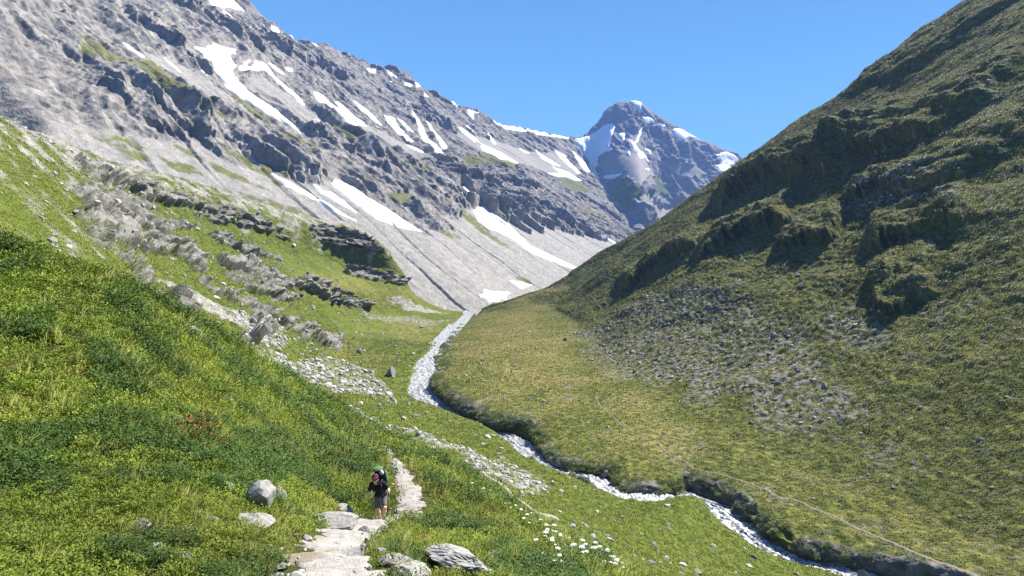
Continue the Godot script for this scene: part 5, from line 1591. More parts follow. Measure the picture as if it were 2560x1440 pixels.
const WALL_SNOW := [
	[0.2167,0.4982,0.2237,0.4935,0.2358,0.4665,0.2379,0.4711,0.2451,0.4626,0.2484,0.4621,0.2387,0.4862,0.2339,0.4997,0.2307,0.5175,0.2233,0.5346,0.2189,0.5542,0.218,0.5706,0.2179,0.5843,0.2196,0.6013,0.2194,0.6202,0.2175,0.6416,0.2174,0.6361,0.2156,0.6232,0.2122,0.6168,0.2096,0.6088,0.2096,0.6017,0.2063,0.5893,0.2049,0.5779,0.2109,0.5448,0.2144,0.5222],
	[0.23,0.5198,0.242,0.4915,0.2481,0.4817,0.2399,0.5043,0.2491,0.4825,0.2552,0.4702,0.2569,0.4754,0.2544,0.494,0.2507,0.5138,0.2528,0.5224,0.2509,0.5429,0.2461,0.5693,0.2443,0.5689,0.2463,0.5422,0.247,0.5256,0.2479,0.5077,0.2473,0.5018,0.2348,0.5178,0.2278,0.5278],
	[0.2611,0.464,0.2638,0.4846,0.2602,0.4925,0.2579,0.4816],
	[0.2717,0.4597,0.2899,0.4316,0.2764,0.465,0.2697,0.4716],
	[0.2702,0.5132,0.2791,0.508,0.273,0.5324,0.2771,0.5398,0.2796,0.5509,0.2738,0.579,0.267,0.5813,0.2634,0.5715,0.2611,0.5623,0.2622,0.5444,0.2643,0.5297],
	[0.2943,0.498,0.3048,0.4909,0.2935,0.5254,0.2895,0.5479,0.2933,0.5593,0.2776,0.5736,0.2799,0.5522,0.2789,0.5368],
	[0.3466,0.4458,0.3546,0.4704,0.3344,0.5262,0.3272,0.5195,0.3296,0.4849],
	[0.2354,0.5988,0.2425,0.5949,0.2448,0.6007,0.2366,0.6052],
	[0.3018,0.1831,0.3272,0.1443,0.33,0.169,0.3337,0.1955,0.312,0.22,0.2709,0.327],
	[0.2711,0.3294,0.268,0.3639,0.2673,0.3784,0.2629,0.3782],
	[0.2891,0.2817,0.3059,0.2604,0.2751,0.3396],
	[0.335,0.2636,0.4103,0.1391,0.3999,0.1878],
	[0.4245,0.1363,0.4441,0.1283,0.4345,0.1498,0.4017,0.1915],
	[0.4579,0.1611,0.4741,0.1323,0.4728,0.1544],
	[0.5164,0.1477,0.5275,0.1403,0.5376,0.1343],
	[0.5401,0.1902,0.6038,0.1222,0.5763,0.1762,0.5395,0.2039],
	[0.1702,0.5477,0.1718,0.5518,0.1729,0.5667,0.1705,0.5679,0.168,0.5613],
	[0.1857,0.5545,0.1856,0.5756,0.1837,0.5752,0.1837,0.5602],
	[0.2026,0.5473,0.2014,0.5676,0.1995,0.5649],
	[0.6125,0.1461,0.6192,0.1829,0.616,0.198,0.604,0.1759],
	[0.5896,0.1955,0.6018,0.2052,0.5948,0.2148],
	[0.6289,0.2051,0.6491,0.2147,0.6306,0.2321,0.6207,0.2227],
	[0.6768,0.1422,0.6861,0.1563,0.6518,0.2256],
	[0.6715,0.2086,0.6866,0.2043,0.6449,0.2837],
	[0.7362,0.1443,0.7646,0.1383,0.7402,0.1783],
	[0.7763,0.1403,0.8047,0.1383,0.7888,0.1593,0.7732,0.2174,0.7724,0.1839],
	[0.8043,0.1602,0.8381,0.1383,0.8865,0.1303,0.9332,0.1303,0.9883,0.1303,0.9835,0.1531,0.9257,0.1675,0.8775,0.1707,0.829,0.1749],
	[0.4385,0.4266,0.4532,0.4375,0.4267,0.4864,0.3789,0.5446,0.3362,0.5662,0.3459,0.5342,0.4087,0.4676],
	[0.4663,0.4198,0.4652,0.4488,0.4526,0.4901,0.4449,0.4754],
	[0.5509,0.3527,0.5251,0.4039,0.4939,0.4613,0.4667,0.5056,0.4679,0.5186,0.4429,0.5555,0.3855,0.5779,0.4136,0.5423,0.4453,0.4974,0.4531,0.5019,0.4869,0.4517,0.5119,0.4061],
	[0.5811,0.3705,0.5258,0.4486,0.501,0.5055,0.4716,0.5493,0.4654,0.5456,0.4907,0.4973,0.5173,0.4448],
	[0.6412,0.4167,0.6991,0.3929,0.6935,0.4429,0.6339,0.4828,0.6313,0.4457],
	[0.7281,0.2968,0.7281,0.3537,0.7143,0.3562],
	[0.7886,0.2659,0.7688,0.3777,0.7509,0.3954,0.7724,0.3187],
	[0.326,0.5713,0.3374,0.5789,0.3451,0.5942,0.3319,0.5945,0.3256,0.5804],
	[0.4326,0.5209,0.4679,0.5186,0.4524,0.5564,0.4431,0.5491,0.3855,0.5779,0.414,0.5445],
	[0.6376,0.4939,0.7088,0.4513,0.7258,0.4933,0.6493,0.5306,0.6238,0.5115],
	[0.694,0.433,0.7387,0.4488,0.7668,0.487,0.736,0.4994,0.7061,0.4644],
	[0.8398,0.3147,0.8631,0.3453,0.8433,0.3516],
	[0.882,0.297,0.8932,0.3513,0.9146,0.4184,0.8955,0.418,0.8779,0.3759],
	[0.8861,0.4278,0.9224,0.459,0.9437,0.5168,0.9209,0.5221,0.8912,0.4782],
	[0.8495,0.4895,0.8819,0.4733,0.8996,0.5003,0.8754,0.5022],
	[0.9311,0.2614,0.9505,0.3065,0.9509,0.3785,0.9612,0.4533,0.9478,0.46,0.9367,0.4004,0.9307,0.3359],
	[0.9808,0.233,1.0013,0.3466,1.0015,0.4362,0.9817,0.4447,0.9757,0.3788],
	[0.167,0.7078,0.1707,0.714,0.1727,0.7237,0.1743,0.735,0.1768,0.7451,0.1775,0.7559,0.1799,0.768,0.1764,0.7633,0.1733,0.7546,0.1723,0.7408,0.168,0.7316,0.1656,0.7231],
	[0.195,0.7141,0.2,0.7162,0.2027,0.7326,0.2067,0.7512,0.2078,0.7658,0.2089,0.7796,0.2098,0.7841,0.1976,0.7792,0.1958,0.7762,0.1927,0.7716,0.19,0.7683,0.1898,0.7536,0.1898,0.7379,0.19,0.7246],
	[0.1795,0.7214,0.1854,0.7304,0.1864,0.7445,0.1862,0.7605,0.1841,0.7581,0.1815,0.7472,0.1791,0.7319],
	[0.275,0.7441,0.2897,0.7411,0.2886,0.7566,0.2957,0.7783,0.283,0.8122,0.3032,0.8688,0.2892,0.864,0.2689,0.822,0.2708,0.7966,0.262,0.7827,0.2615,0.7681],
	[0.2782,0.7139,0.312,0.6877,0.3124,0.7071,0.29,0.7254,0.2775,0.724],
	[0.6452,0.8374,0.6306,0.878,0.6052,0.866],
	[0.2246,0.85,0.2352,0.8637,0.2393,0.8712,0.2218,0.867],
	[0.1928,0.8167,0.1943,0.8254,0.1923,0.8226],
	[0.1985,0.853,0.2011,0.8602,0.2162,0.8663,0.2005,0.8757,0.1899,0.8713,0.1888,0.8612],
]
const WALL_GRASS := [
	[0.8529,0.5115,0.9037,0.5045,0.9327,0.5249,0.9423,0.5852,0.8644,0.6188,0.8519,0.5706],
	[0.833,0.701,0.9078,0.7535,0.85,0.76,0.764,0.7437],
	[0.4579,0.5854,0.5247,0.5501,0.6282,0.5181,0.699,0.4989,0.7486,0.516,0.6393,0.6048,0.5973,0.5804,0.5135,0.5903,0.4301,0.6266],
	[0.2571,0.7362,0.2658,0.7462,0.2615,0.7715,0.2582,0.7989,0.2591,0.8182,0.2527,0.7949,0.2522,0.7732],
	[0.2228,0.7279,0.237,0.7189,0.2375,0.7344,0.2243,0.7413],
	[0.2575,0.663,0.2817,0.6616,0.2783,0.6846,0.2643,0.6806],
	[0.1601,0.5833,0.1745,0.5711,0.1772,0.5911,0.1811,0.6135,0.1771,0.6394,0.1684,0.6327,0.1626,0.6264,0.159,0.6107,0.1524,0.6048,0.1409,0.5868,0.15,0.5644],
	[0.2029,0.5884,0.2088,0.6035,0.2041,0.6377,0.2012,0.6156],
	[0.2449,0.602,0.2463,0.6185,0.2479,0.6353,0.243,0.6314],
	[0.1591,0.68,0.1629,0.6906,0.1645,0.7065,0.1743,0.7258,0.1651,0.7203,0.1593,0.7024],
	[0.2372,0.8577,0.2321,0.8478,0.2334,0.8676],
	[0.1676,0.6922,0.1748,0.7014,0.1753,0.7162,0.1659,0.7111],
	[0.2271,0.7781,0.232,0.7839,0.227,0.7945,0.2221,0.7889],
	[0.121,0.6934,0.1285,0.6938,0.1346,0.7055,0.139,0.7171,0.1312,0.7141,0.1257,0.7029,0.119,0.7029],
	[0.1382,0.6828,0.1456,0.6962,0.1517,0.7124,0.1573,0.7291,0.1511,0.721,0.1441,0.7067],
	[0.1569,0.6851,0.163,0.702,0.1701,0.7182,0.1615,0.7089],
	[0.1145,0.6877,0.1233,0.6839,0.1266,0.6929,0.1191,0.6955],
	[0.1297,0.7184,0.1435,0.7292,0.1546,0.742,0.162,0.7556,0.1493,0.746,0.1358,0.7311],
	[0.1997,0.6453,0.2129,0.6484,0.2165,0.6597,0.2023,0.6622],
	[0.2494,0.689,0.2589,0.6967,0.2561,0.7238,0.2492,0.7108],
]
const WALL_SCREE := [
	[0.1133,0.6796,0.1251,0.6766,0.1376,0.6768,0.1504,0.6785,0.1539,0.6926,0.1656,0.7041,0.1795,0.7164,0.1941,0.722,0.2029,0.7314,0.2054,0.7526,0.2103,0.7846,0.2365,0.7773,0.2587,0.7455,0.2758,0.7431,0.2918,0.7611,0.4199,0.7625,0.436,0.7913,0.4896,0.8163,0.6548,0.8592,0.7012,1.002,0.2621,1.002,0.0898,0.8613],
	[0.2256,0.537,0.2427,0.5129,0.2452,0.5455,0.2452,0.5737,0.246,0.6046,0.2275,0.6352,0.2187,0.6257,0.2193,0.5849,0.2191,0.5602],
	[0.5845,0.4573,0.7909,0.3411,0.9397,0.3013,0.964,0.4735,0.9097,0.4886,0.8027,0.4915,0.6521,0.5473,0.6002,0.5027],
	[0.1994,0.4912,0.2176,0.4637,0.215,0.4994,0.2034,0.5388,0.1997,0.52],
	[0.1635,0.5782,0.1895,0.549,0.1973,0.5739,0.1992,0.6059,0.1876,0.6156,0.1816,0.5953,0.1747,0.5783],
	[0.2582,0.5725,0.317,0.5492,0.3336,0.5999,0.4401,0.5733,0.4273,0.5994,0.2812,0.6408,0.2643,0.6167],
]
const PEAK_SNOW := [
	[0.0883,0.1703,0.1683,0.2121,0.2563,0.2466,0.373,0.2976,0.397,0.3237,0.3684,0.3895,0.3469,0.4563,0.3712,0.5155,0.3148,0.4892,0.2835,0.4714,0.2565,0.4582,0.2664,0.4938,0.2432,0.4948,0.2789,0.6082,0.2686,0.6418,0.2388,0.5904,0.2126,0.5216,0.1454,0.4053,0.2151,0.4778,0.2103,0.4182,0.1697,0.3144,0.1593,0.2707,0.1137,0.2158],
	[0.2517,0.6249,0.2845,0.6801,0.3315,0.8169,0.3125,0.7967],
	[0.3998,0.3844,0.4291,0.3965,0.4302,0.4414,0.4127,0.4706,0.3976,0.419],
	[0.4276,0.4331,0.4664,0.49,0.4774,0.5523,0.5807,0.5566,0.4701,0.6131,0.4466,0.5485,0.4429,0.4942],
	[0.5295,0.3351,0.5407,0.3353,0.4829,0.4858,0.4654,0.4834],
	[0.4541,0.1743,0.5392,0.1683,0.5325,0.2247,0.562,0.2476,0.4911,0.245],
	[0.521,0.2793,0.5905,0.2469,0.609,0.263,0.5657,0.305],
	[0.6106,0.248,0.6471,0.2359,0.6327,0.276],
	[0.6706,0.2373,0.7072,0.1764,0.7412,0.1703,0.7682,0.1743,0.7025,0.2928,0.6814,0.2716],
	[0.8009,0.2684,0.8241,0.2079,0.864,0.2116,0.8702,0.2571,0.814,0.4165,0.7937,0.36,0.8147,0.3243],
	[0.4082,0.5589,0.4294,0.5557,0.4251,0.6053],
	[0.2968,0.6199,0.3825,0.6864,0.342,0.6885,0.3022,0.6479],
	[0.4972,0.6689,0.5872,0.598,0.5546,0.6472],
	[0.6955,0.4503,0.7213,0.4122,0.712,0.4482],
	[0.532,0.498,0.5811,0.4733,0.5889,0.5128],
	[0.707,0.3858,0.7334,0.3774,0.7244,0.3997],
	[0.7472,0.267,0.7669,0.2639,0.7601,0.2865],
]
const PEAK_GRASS := [
	[0.3355,0.6802,0.393,0.7075,0.4119,0.7546,0.4487,0.8028,0.4123,0.8451,0.3819,0.868,0.3466,0.8059,0.3114,0.7118],
	[0.5815,0.6583,0.6295,0.5932,0.7091,0.648,0.6908,0.6644,0.567,0.7189],
]
const PEAK_SCREE := [
	[0.2765,0.4933,0.4566,0.5708,0.6182,0.6045,0.4306,0.7848,0.3842,0.6971,0.3006,0.625],
	[0.6424,0.4839,0.7567,0.4097,0.7989,0.4575,0.7175,0.5226],
	[0.2232,0.6416,0.2846,0.7948,0.2533,0.8548,0.1628,0.6657],
	[0.4286,0.802,0.6834,0.7567,0.7292,0.7445,0.7101,0.8441,0.4284,0.8616],
]
const SIDE_ROCK := [
	[0.6595,0.8575,0.6968,0.8565,0.7052,0.8578,0.7262,0.8385,0.7454,0.8256,0.7682,0.835,0.7809,0.8412,0.7982,0.8391,0.8117,0.8227,0.8356,0.8088,0.838,0.7893,0.8272,0.7928,0.8093,0.8015,0.7821,0.7972,0.7648,0.7989,0.7424,0.8075,0.7268,0.814,0.7105,0.8282,0.6889,0.8308,0.6408,0.8275],
	[0.6429,0.8209,0.6849,0.8222,0.701,0.8261,0.7063,0.8134,0.703,0.8027,0.7227,0.7973,0.7376,0.7879,0.7411,0.7801,0.7184,0.7775,0.733,0.7547,0.7258,0.7451,0.7247,0.7094,0.7071,0.701,0.7015,0.7193,0.7088,0.7428,0.6976,0.7474,0.6858,0.7562,0.6455,0.7666,0.6312,0.7705,0.6299,0.7756,0.5522,0.784],
	[0.7538,0.775,0.7682,0.7732,0.7879,0.7628,0.8067,0.7537,0.8236,0.7396,0.8262,0.7103,0.8078,0.7171,0.7875,0.7216,0.7717,0.7421,0.7592,0.76],
	[0.7507,0.7165,0.7702,0.7099,0.7814,0.6824,0.8027,0.6894,0.8036,0.6484,0.8007,0.6187,0.8017,0.5893,0.7798,0.5801,0.7641,0.5964,0.7498,0.6126,0.7316,0.6329,0.7307,0.6671,0.7346,0.6875],
	[0.6916,0.6973,0.6994,0.6573,0.7264,0.6065,0.7533,0.5588,0.7268,0.5707,0.6929,0.6208,0.6812,0.6627],
	[0.8106,0.6514,0.8367,0.6764,0.8493,0.6428,0.8696,0.599,0.886,0.5572,0.8776,0.5317,0.8579,0.5612,0.8291,0.5848,0.8086,0.6178],
	[0.8575,0.8398,0.8721,0.8589,0.8992,0.8555,0.9161,0.8623,0.9322,0.8458,0.9376,0.8293,0.9065,0.8002,0.8761,0.8033,0.862,0.8212],
	[0.8877,0.76,0.9118,0.7552,0.9339,0.732,0.9628,0.7115,0.9323,0.6601,0.9113,0.6929,0.8858,0.7111],
	[0.7294,0.5954,0.7496,0.5886,0.7711,0.5569,0.801,0.5304,0.7971,0.4991,0.7775,0.3963,0.768,0.3545,0.7588,0.3062,0.7383,0.3708,0.7492,0.4377,0.7611,0.503,0.7463,0.5563],
	[0.6116,0.6394,0.6482,0.5964,0.6282,0.5849,0.6107,0.6171],
	[0.6809,0.599,0.7172,0.5645,0.7085,0.5478,0.6785,0.5883],
	[0.6039,0.7691,0.6189,0.7638,0.5859,0.7569,0.5856,0.7504,0.546,0.7613],
	[0.6037,0.7403,0.6255,0.7209,0.6243,0.7027,0.6203,0.6824,0.6031,0.716],
]
const SIDE_SCREE := [
	[0.6643,0.8736,0.7012,0.8778,0.7262,0.8778,0.7454,0.8739,0.7759,0.8539,0.794,0.8471,0.8178,0.8309,0.8072,0.8388,0.7849,0.8481,0.7572,0.8487,0.7404,0.8641,0.7194,0.8714,0.6995,0.8717,0.6579,0.8535],
	[0.6244,0.7417,0.6553,0.7058,0.6588,0.6411,0.6769,0.5812,0.6417,0.6381,0.6363,0.7092],
	[0.9105,0.5901,0.9268,0.5792,0.9349,0.4649,0.9287,0.2473,0.9178,0.3643,0.9173,0.5169],
	[0.5968,0.5977,0.6172,0.5558,0.5993,0.5495,0.5918,0.5713],
	[0.5876,0.5354,0.5782,0.5077,0.5677,0.5319],
	[0.6673,0.643,0.685,0.6001,0.7193,0.5314,0.7052,0.5387,0.6679,0.605],
]
const SIDE_STONES := [
	[0.6176,0.5906,0.6868,0.5328,0.7144,0.4326,0.7133,0.3172,0.6954,0.2445,0.6178,0.2693,0.6232,0.4314,0.6407,0.4674,0.6169,0.5367,0.599,0.5894],
	[0.5806,0.4948,0.586,0.4558,0.5464,0.4421,0.5195,0.4484,0.4997,0.4312,0.4995,0.3367,0.4786,0.2589,0.4451,0.347,0.4565,0.4185,0.4763,0.4662,0.5196,0.4656,0.543,0.4834],
	[0.6588,0.6411,0.7407,0.543,0.728,0.5118,0.6559,0.5814],
	[0.8759,0.5417,0.9021,0.4226,0.9001,0.1542,0.8841,0.1875,0.8795,0.4198],
	[0.4684,0.3295,0.47,0.2187,0.416,0.2146,0.3492,0.3846,0.4087,0.4097],
]
const SIDE_YELLOW := [
	[0.8983,0.447,0.9013,0.1775,0.8553,0.1518,0.8168,0.2351,0.8344,0.4034],
	[0.812,0.6444,0.8778,0.6919,0.9253,0.6083,0.9533,0.2806,0.9318,0.4752,0.8782,0.5922],
	[0.7369,0.3768,0.762,0.2472,0.723,0.2789,0.7178,0.365],
]
const HILL_STONES := [
	[0.7311,0.4957,0.6047,0.5137,0.4118,0.486,0.3527,0.4321,0.3823,0.3847,0.5472,0.3551,0.6516,0.3305,0.768,0.3066,0.8244,0.3543],
	[0.3429,0.3841,0.2765,0.377,0.2824,0.346,0.3231,0.3438],
	[0.2181,0.5842,0.163,0.5724,0.1345,0.5536,0.134,0.5267,0.2173,0.5666],
	[0.5657,0.3978,0.3889,0.4076,0.4229,0.3543,0.5097,0.3254],
	[0.2628,0.4586,0.1829,0.4478,0.1825,0.4286,0.2498,0.4307],
	[0.8403,0.3332,0.688,0.5117,0.4977,0.4993,0.3234,0.4547,0.2644,0.413,0.2861,0.3756,0.3783,0.3711,0.5436,0.3492,0.6578,0.3267],
	[0.3823,0.3847,0.2635,0.4025,0.2084,0.3781,0.2586,0.3517,0.335,0.3455],
]
const HILL_YELLOW := [
	[0.9754,0.1598,0.9689,0.3109,0.8937,0.3265,0.8002,0.3111,0.7508,0.2692,0.6657,0.2784,0.5801,0.2544,0.6268,0.1786,0.7187,0.1521,0.8401,0.1234,0.9292,0.1293],
	[0.9888,0.8236,0.931,0.8357,0.9081,0.6349,0.9541,0.3065],
	[0.6235,0.2465,0.4672,0.2516,0.4588,0.1989,0.5413,0.1813],
]
const HILL_SCARPS := [
	[0.5637,0.6898,0.5203,0.7227,0.4286,0.7201,0.3585,0.6933,0.306,0.6602,0.2626,0.6322,0.2318,0.6061],
	[0.7692,0.5434,0.7136,0.5734,0.6646,0.593,0.6186,0.5941,0.5494,0.5906],
	[0.5895,0.5514,0.5232,0.5791,0.4154,0.5902,0.3471,0.5847,0.3123,0.5756],
	[0.3499,0.5483,0.31,0.5505,0.269,0.5425,0.2456,0.5307],
	[0.2874,0.6561,0.2455,0.6477,0.1935,0.6231,0.1467,0.6029,0.123,0.5923],
	[0.215,0.5159,0.1673,0.5158,0.1359,0.5104,0.1161,0.5049],
	[0.2,0.4542,0.1619,0.4596,0.1275,0.4586],
	[0.2601,0.5849,0.1982,0.5708,0.1436,0.553,0.1216,0.5406],
	[0.2679,0.8541,0.2129,0.8121,0.1451,0.7602,0.1251,0.7441],
]
const SCARP_SIZE := [[17.0,90],[9.35,60],[10.2,60],[9.35,50],[13.6,80],[8.5,50],[6.8,40],[9.35,55],[6.0,70]]
const WALL_SCARPS := [
	[0.1524,0.6887,0.1626,0.6874,0.1704,0.6944,0.1777,0.7038,0.1877,0.7173,0.1965,0.726,0.2105,0.7313,0.2138,0.7453],
	[0.2523,0.7462,0.2802,0.7382,0.2918,0.7611,0.4199,0.7625,0.4671,0.7879,0.5334,0.8138,0.6663,0.8575],
	[0.1417,0.6452,0.1485,0.6526,0.1558,0.6612,0.164,0.6686,0.1705,0.6862],
	[0.3094,0.2732,0.3133,0.3123,0.3224,0.3463,0.4266,0.2643,0.4578,0.2997,0.4787,0.3351],
	[0.2382,0.4008,0.2457,0.4096,0.2555,0.4117,0.2586,0.4342],
	[0.2149,0.644,0.2288,0.6474,0.2379,0.6623,0.2516,0.6623,0.2656,0.6666],
	[0.285,0.6726,0.3385,0.6604,0.4749,0.6424,0.619,0.6509,0.7447,0.6448],
	[0.1906,0.5037,0.1973,0.5174,0.1975,0.5457],
	[0.5075,0.306,0.5271,0.3593,0.5928,0.3835,0.6007,0.4275],
	[0.1316,0.659,0.14,0.6641,0.1469,0.6751],
]
const WALL_SCARP_SIZE := [[17,50],[34,70],[18,45],[34,45],[28,40],[22,50],[24,55],[22,50],[24,40],[14,40]]
const TRAILS := [
	[0.0841,0.0805,0.1154,0.1111,0.1546,0.1428,0.184,0.1621,0.2103,0.1777,0.2499,0.1814,0.2694,0.1695,0.3104,0.1552,0.3497,0.1327,0.384,0.1339,0.4378,0.1784,0.4693,0.2015,0.5114,0.1991,0.5471,0.2118,0.5823,0.2115,0.6492,0.2405],
]
const NEAR_TRAIL := [
	[0.4497,0.1715,0.4634,0.25,0.4616,0.2858,0.4802,0.3244,0.5122,0.3553,0.5526,0.3726,0.5897,0.4027,0.5958,0.437,0.5919,0.4805,0.5821,0.5299,0.57,0.5712,0.5541,0.6092,0.542,0.6294],
]
const SIDE_TRAIL := [
	[0.3989,0.4174,0.3801,0.4186,0.3565,0.4148,0.3316,0.422,0.3038,0.4186,0.2881,0.4088,0.2781,0.397],
]
const NEAR_ROCKS := [
	[0.2787,0.3196,0.357,0,0.3,2,1.0,0.18],
	[0.364,0.4062,0.6375,0,1.2,4,1.6,-0.05],
	[0.3602,0.3798,0.425,0,0.5,4,0.7,0.18],
	[0.3615,0.3651,0.85,1,0.6,3,1.0,0.14],
	[0.386,0.4384,0.5525,0,2.2,3,0.7,0.18],
	[0.3855,0.4705,0.5,1,2.2,2,0.8,0.18],
	[0.312,0.286,0.425,0,0.9,3,0.8,0.13],
	[0.2918,0.2922,0.255,0,0.9,3,0.8,0.18],
	[0.4851,0.4,0.595,0,0.4,4,1.15,0.08],
	[0.4815,0.366,1.35,1,0.1,4,1.1,0.16],
	[0.5201,0.3361,0.7224999999999999,0,0.25,3,0.75,0.13],
	[0.5799,0.3271,0.6,1,0.2,3,0.9,0.08],
	[0.5709,0.2891,0.3825,0,1.0,4,0.7,0.18],
	[0.5467,0.2744,0.34,0,2.0,3,0.7,0.18],
	[0.6509,0.2486,1.45,2,0.35,4,1.0,0.05],
	[0.6005,0.2469,1.05,2,2.6,4,0.8,0.1],
	[0.568,0.2547,0.595,0,0.8,3,0.7,0.13],
	[0.6767,0.2441,1.1,2,1.3,3,0.7,0.08],
	[0.3922,0.2586,0.2975,0,0.5,3,0.6,0.18],
	[0.393,0.27,0.3,1,0.0,3,1.0,0.18],
	[0.3825,0.5278,0.75,1,0.6,4,0.8,0.08],
	[0.3491,0.4819,0.3825,0,0.6,4,0.9,0.18],
	[0.3697,0.5562,0.8,1,0.8,4,0.8,0.08],
	[0.4545,0.5238,0.765,0,0.6,2,0.6,0.18],
	[0.6397,0.4494,0.5525,0,0.2,3,0.6,0.18],
	[0.6466,0.442,0.3825,0,1.2,4,0.6,0.18],
	[0.661,0.4189,0.34,0,0.6,4,0.7,0.18],
	[0.3101,0.7012,0.935,0,0.9,4,1.6,0.08],
	[0.3612,0.6897,0.85,0,1.9,4,1.3,0.08],
	[0.2768,0.5468,0.3825,0,0.6,4,0.6,0.18],
	[0.3031,0.7119,0.595,0,0.2,4,0.5,0.18],
	[0.6182,0.4021,0.51,0,0.6,3,0.7,0.18],
	[0.6047,0.3854,0.5,1,0.9,4,1.0,0.08],
	[0.3357,0.5929,0.5,0,0.4,4,0.8,0.1],
	[0.392,0.5748,0.4,0,1.4,3,0.7,0.1],
	[0.2993,0.4271,0.35,0,0.4,3,0.8,0.1],
	[0.3381,0.417,0.4,0,2.4,3,0.8,0.1],
	[0.4293,0.45,0.45,0,2.0,2,0.7,0.1],
	[0.327,0.3579,0.35,0,0.4,3,0.7,0.1],
	[0.6263,0.3004,0.4,0,0.9,4,0.7,0.1],
	[0.6971,0.2925,0.4,0,0.9,3,0.7,0.1],
]
const SIDE_ROCKS := [
	[0.7117,0.2249,6.375,2,1.6],
	[0.0952,0.1222,3.9099999999999997,3,1.2],
	[0.2607,0.3158,1.785,3,0.7],
	[0.1627,0.2688,1.87,3,0.8],
	[0.1531,0.1734,1.87,1,0.7],
	[0.708,0.3341,3.57,2,0.9],
	[0.7571,0.4996,5.1,2,0.6],
	[0.7048,0.5287,4.25,2,0.6],
	[0.6929,0.5502,2.55,3,1.0],
	[0.7524,0.3138,4.675,2,0.5],
	[0.2368,0.3669,1.36,3,0.6],
	[0.2107,0.2815,0.85,2,0.6],
	[0.2961,0.1901,0.85,2,0.6],
	[0.1659,0.2057,1.105,3,0.5],
	[0.1182,0.1822,1.36,2,0.7],
	[0.2986,0.2572,1.105,3,0.5],
	[0.3636,0.2168,1.19,1,0.6],
	[0.4286,0.2021,1.36,2,0.5],
	[0.3641,0.3867,1.105,3,0.6],
	[0.4106,0.1693,1.19,2,0.5],
	[0.2747,0.3153,0.935,3,0.6],
	[0.3078,0.3274,0.765,3,0.6],
	[0.258,0.3634,1.19,3,0.7],
	[0.3355,0.4044,0.935,2,0.6],
	[0.4304,0.3202,1.105,2,0.5],
	[0.4378,0.3499,1.105,3,0.5],
	[0.4151,0.285,1.02,3,0.5],
	[0.1542,0.3132,1.02,2,0.5],
	[0.1911,0.3181,0.85,3,0.5],
	[0.239,0.3037,0.765,3,0.5],
	[0.2335,0.2373,0.68,3,0.5],
	[0.1454,0.2127,0.765,2,0.6],
	[0.3278,0.3577,0.935,3,0.5],
	[0.3902,0.2115,0.85,2,0.6],
	[0.5015,0.3996,1.7,2,0.6],
	[0.4923,0.3626,1.53,3,0.6],
	[0.5986,0.3264,1.7,3,0.6],
	[0.6239,0.3535,1.87,3,0.6],
	[0.65,0.375,2.04,2,0.6],
	[0.675,0.4048,2.21,3,0.6],
	[0.7065,0.4505,2.21,3,0.6],
	[0.6951,0.2866,2.04,2,0.7],
	[0.6545,0.2065,1.615,2,0.6],
	[0.5837,0.2491,1.53,3,0.6],
	[0.4903,0.3233,1.275,2,0.6],
	[0.7293,0.4706,2.21,3,0.6],
	[0.8227,0.4639,2.72,2,0.6],
	[0.8649,0.4354,2.55,3,0.5],
	[0.8554,0.305,2.21,3,0.5],
	[0.8116,0.3202,2.21,3,0.5],
	[0.8051,0.2139,1.87,2,0.6],
	[0.7732,0.2807,2.04,3,0.5],
	[0.5585,0.2723,1.275,3,0.6],
	[0.5981,0.4139,1.53,3,0.5],
	[0.7778,0.7209,3.4,3,0.6],
	[0.7435,0.7254,3.4,3,0.6],
	[0.8081,0.7819,3.4,3,0.5],
	[0.7764,0.783,3.4,3,0.5],
	[0.8153,0.7019,3.4,3,0.5],
	[0.8436,0.7153,3.4,2,0.5],
	[0.6419,0.7339,2.55,3,0.6],
	[0.6593,0.7068,2.55,3,0.6],
]
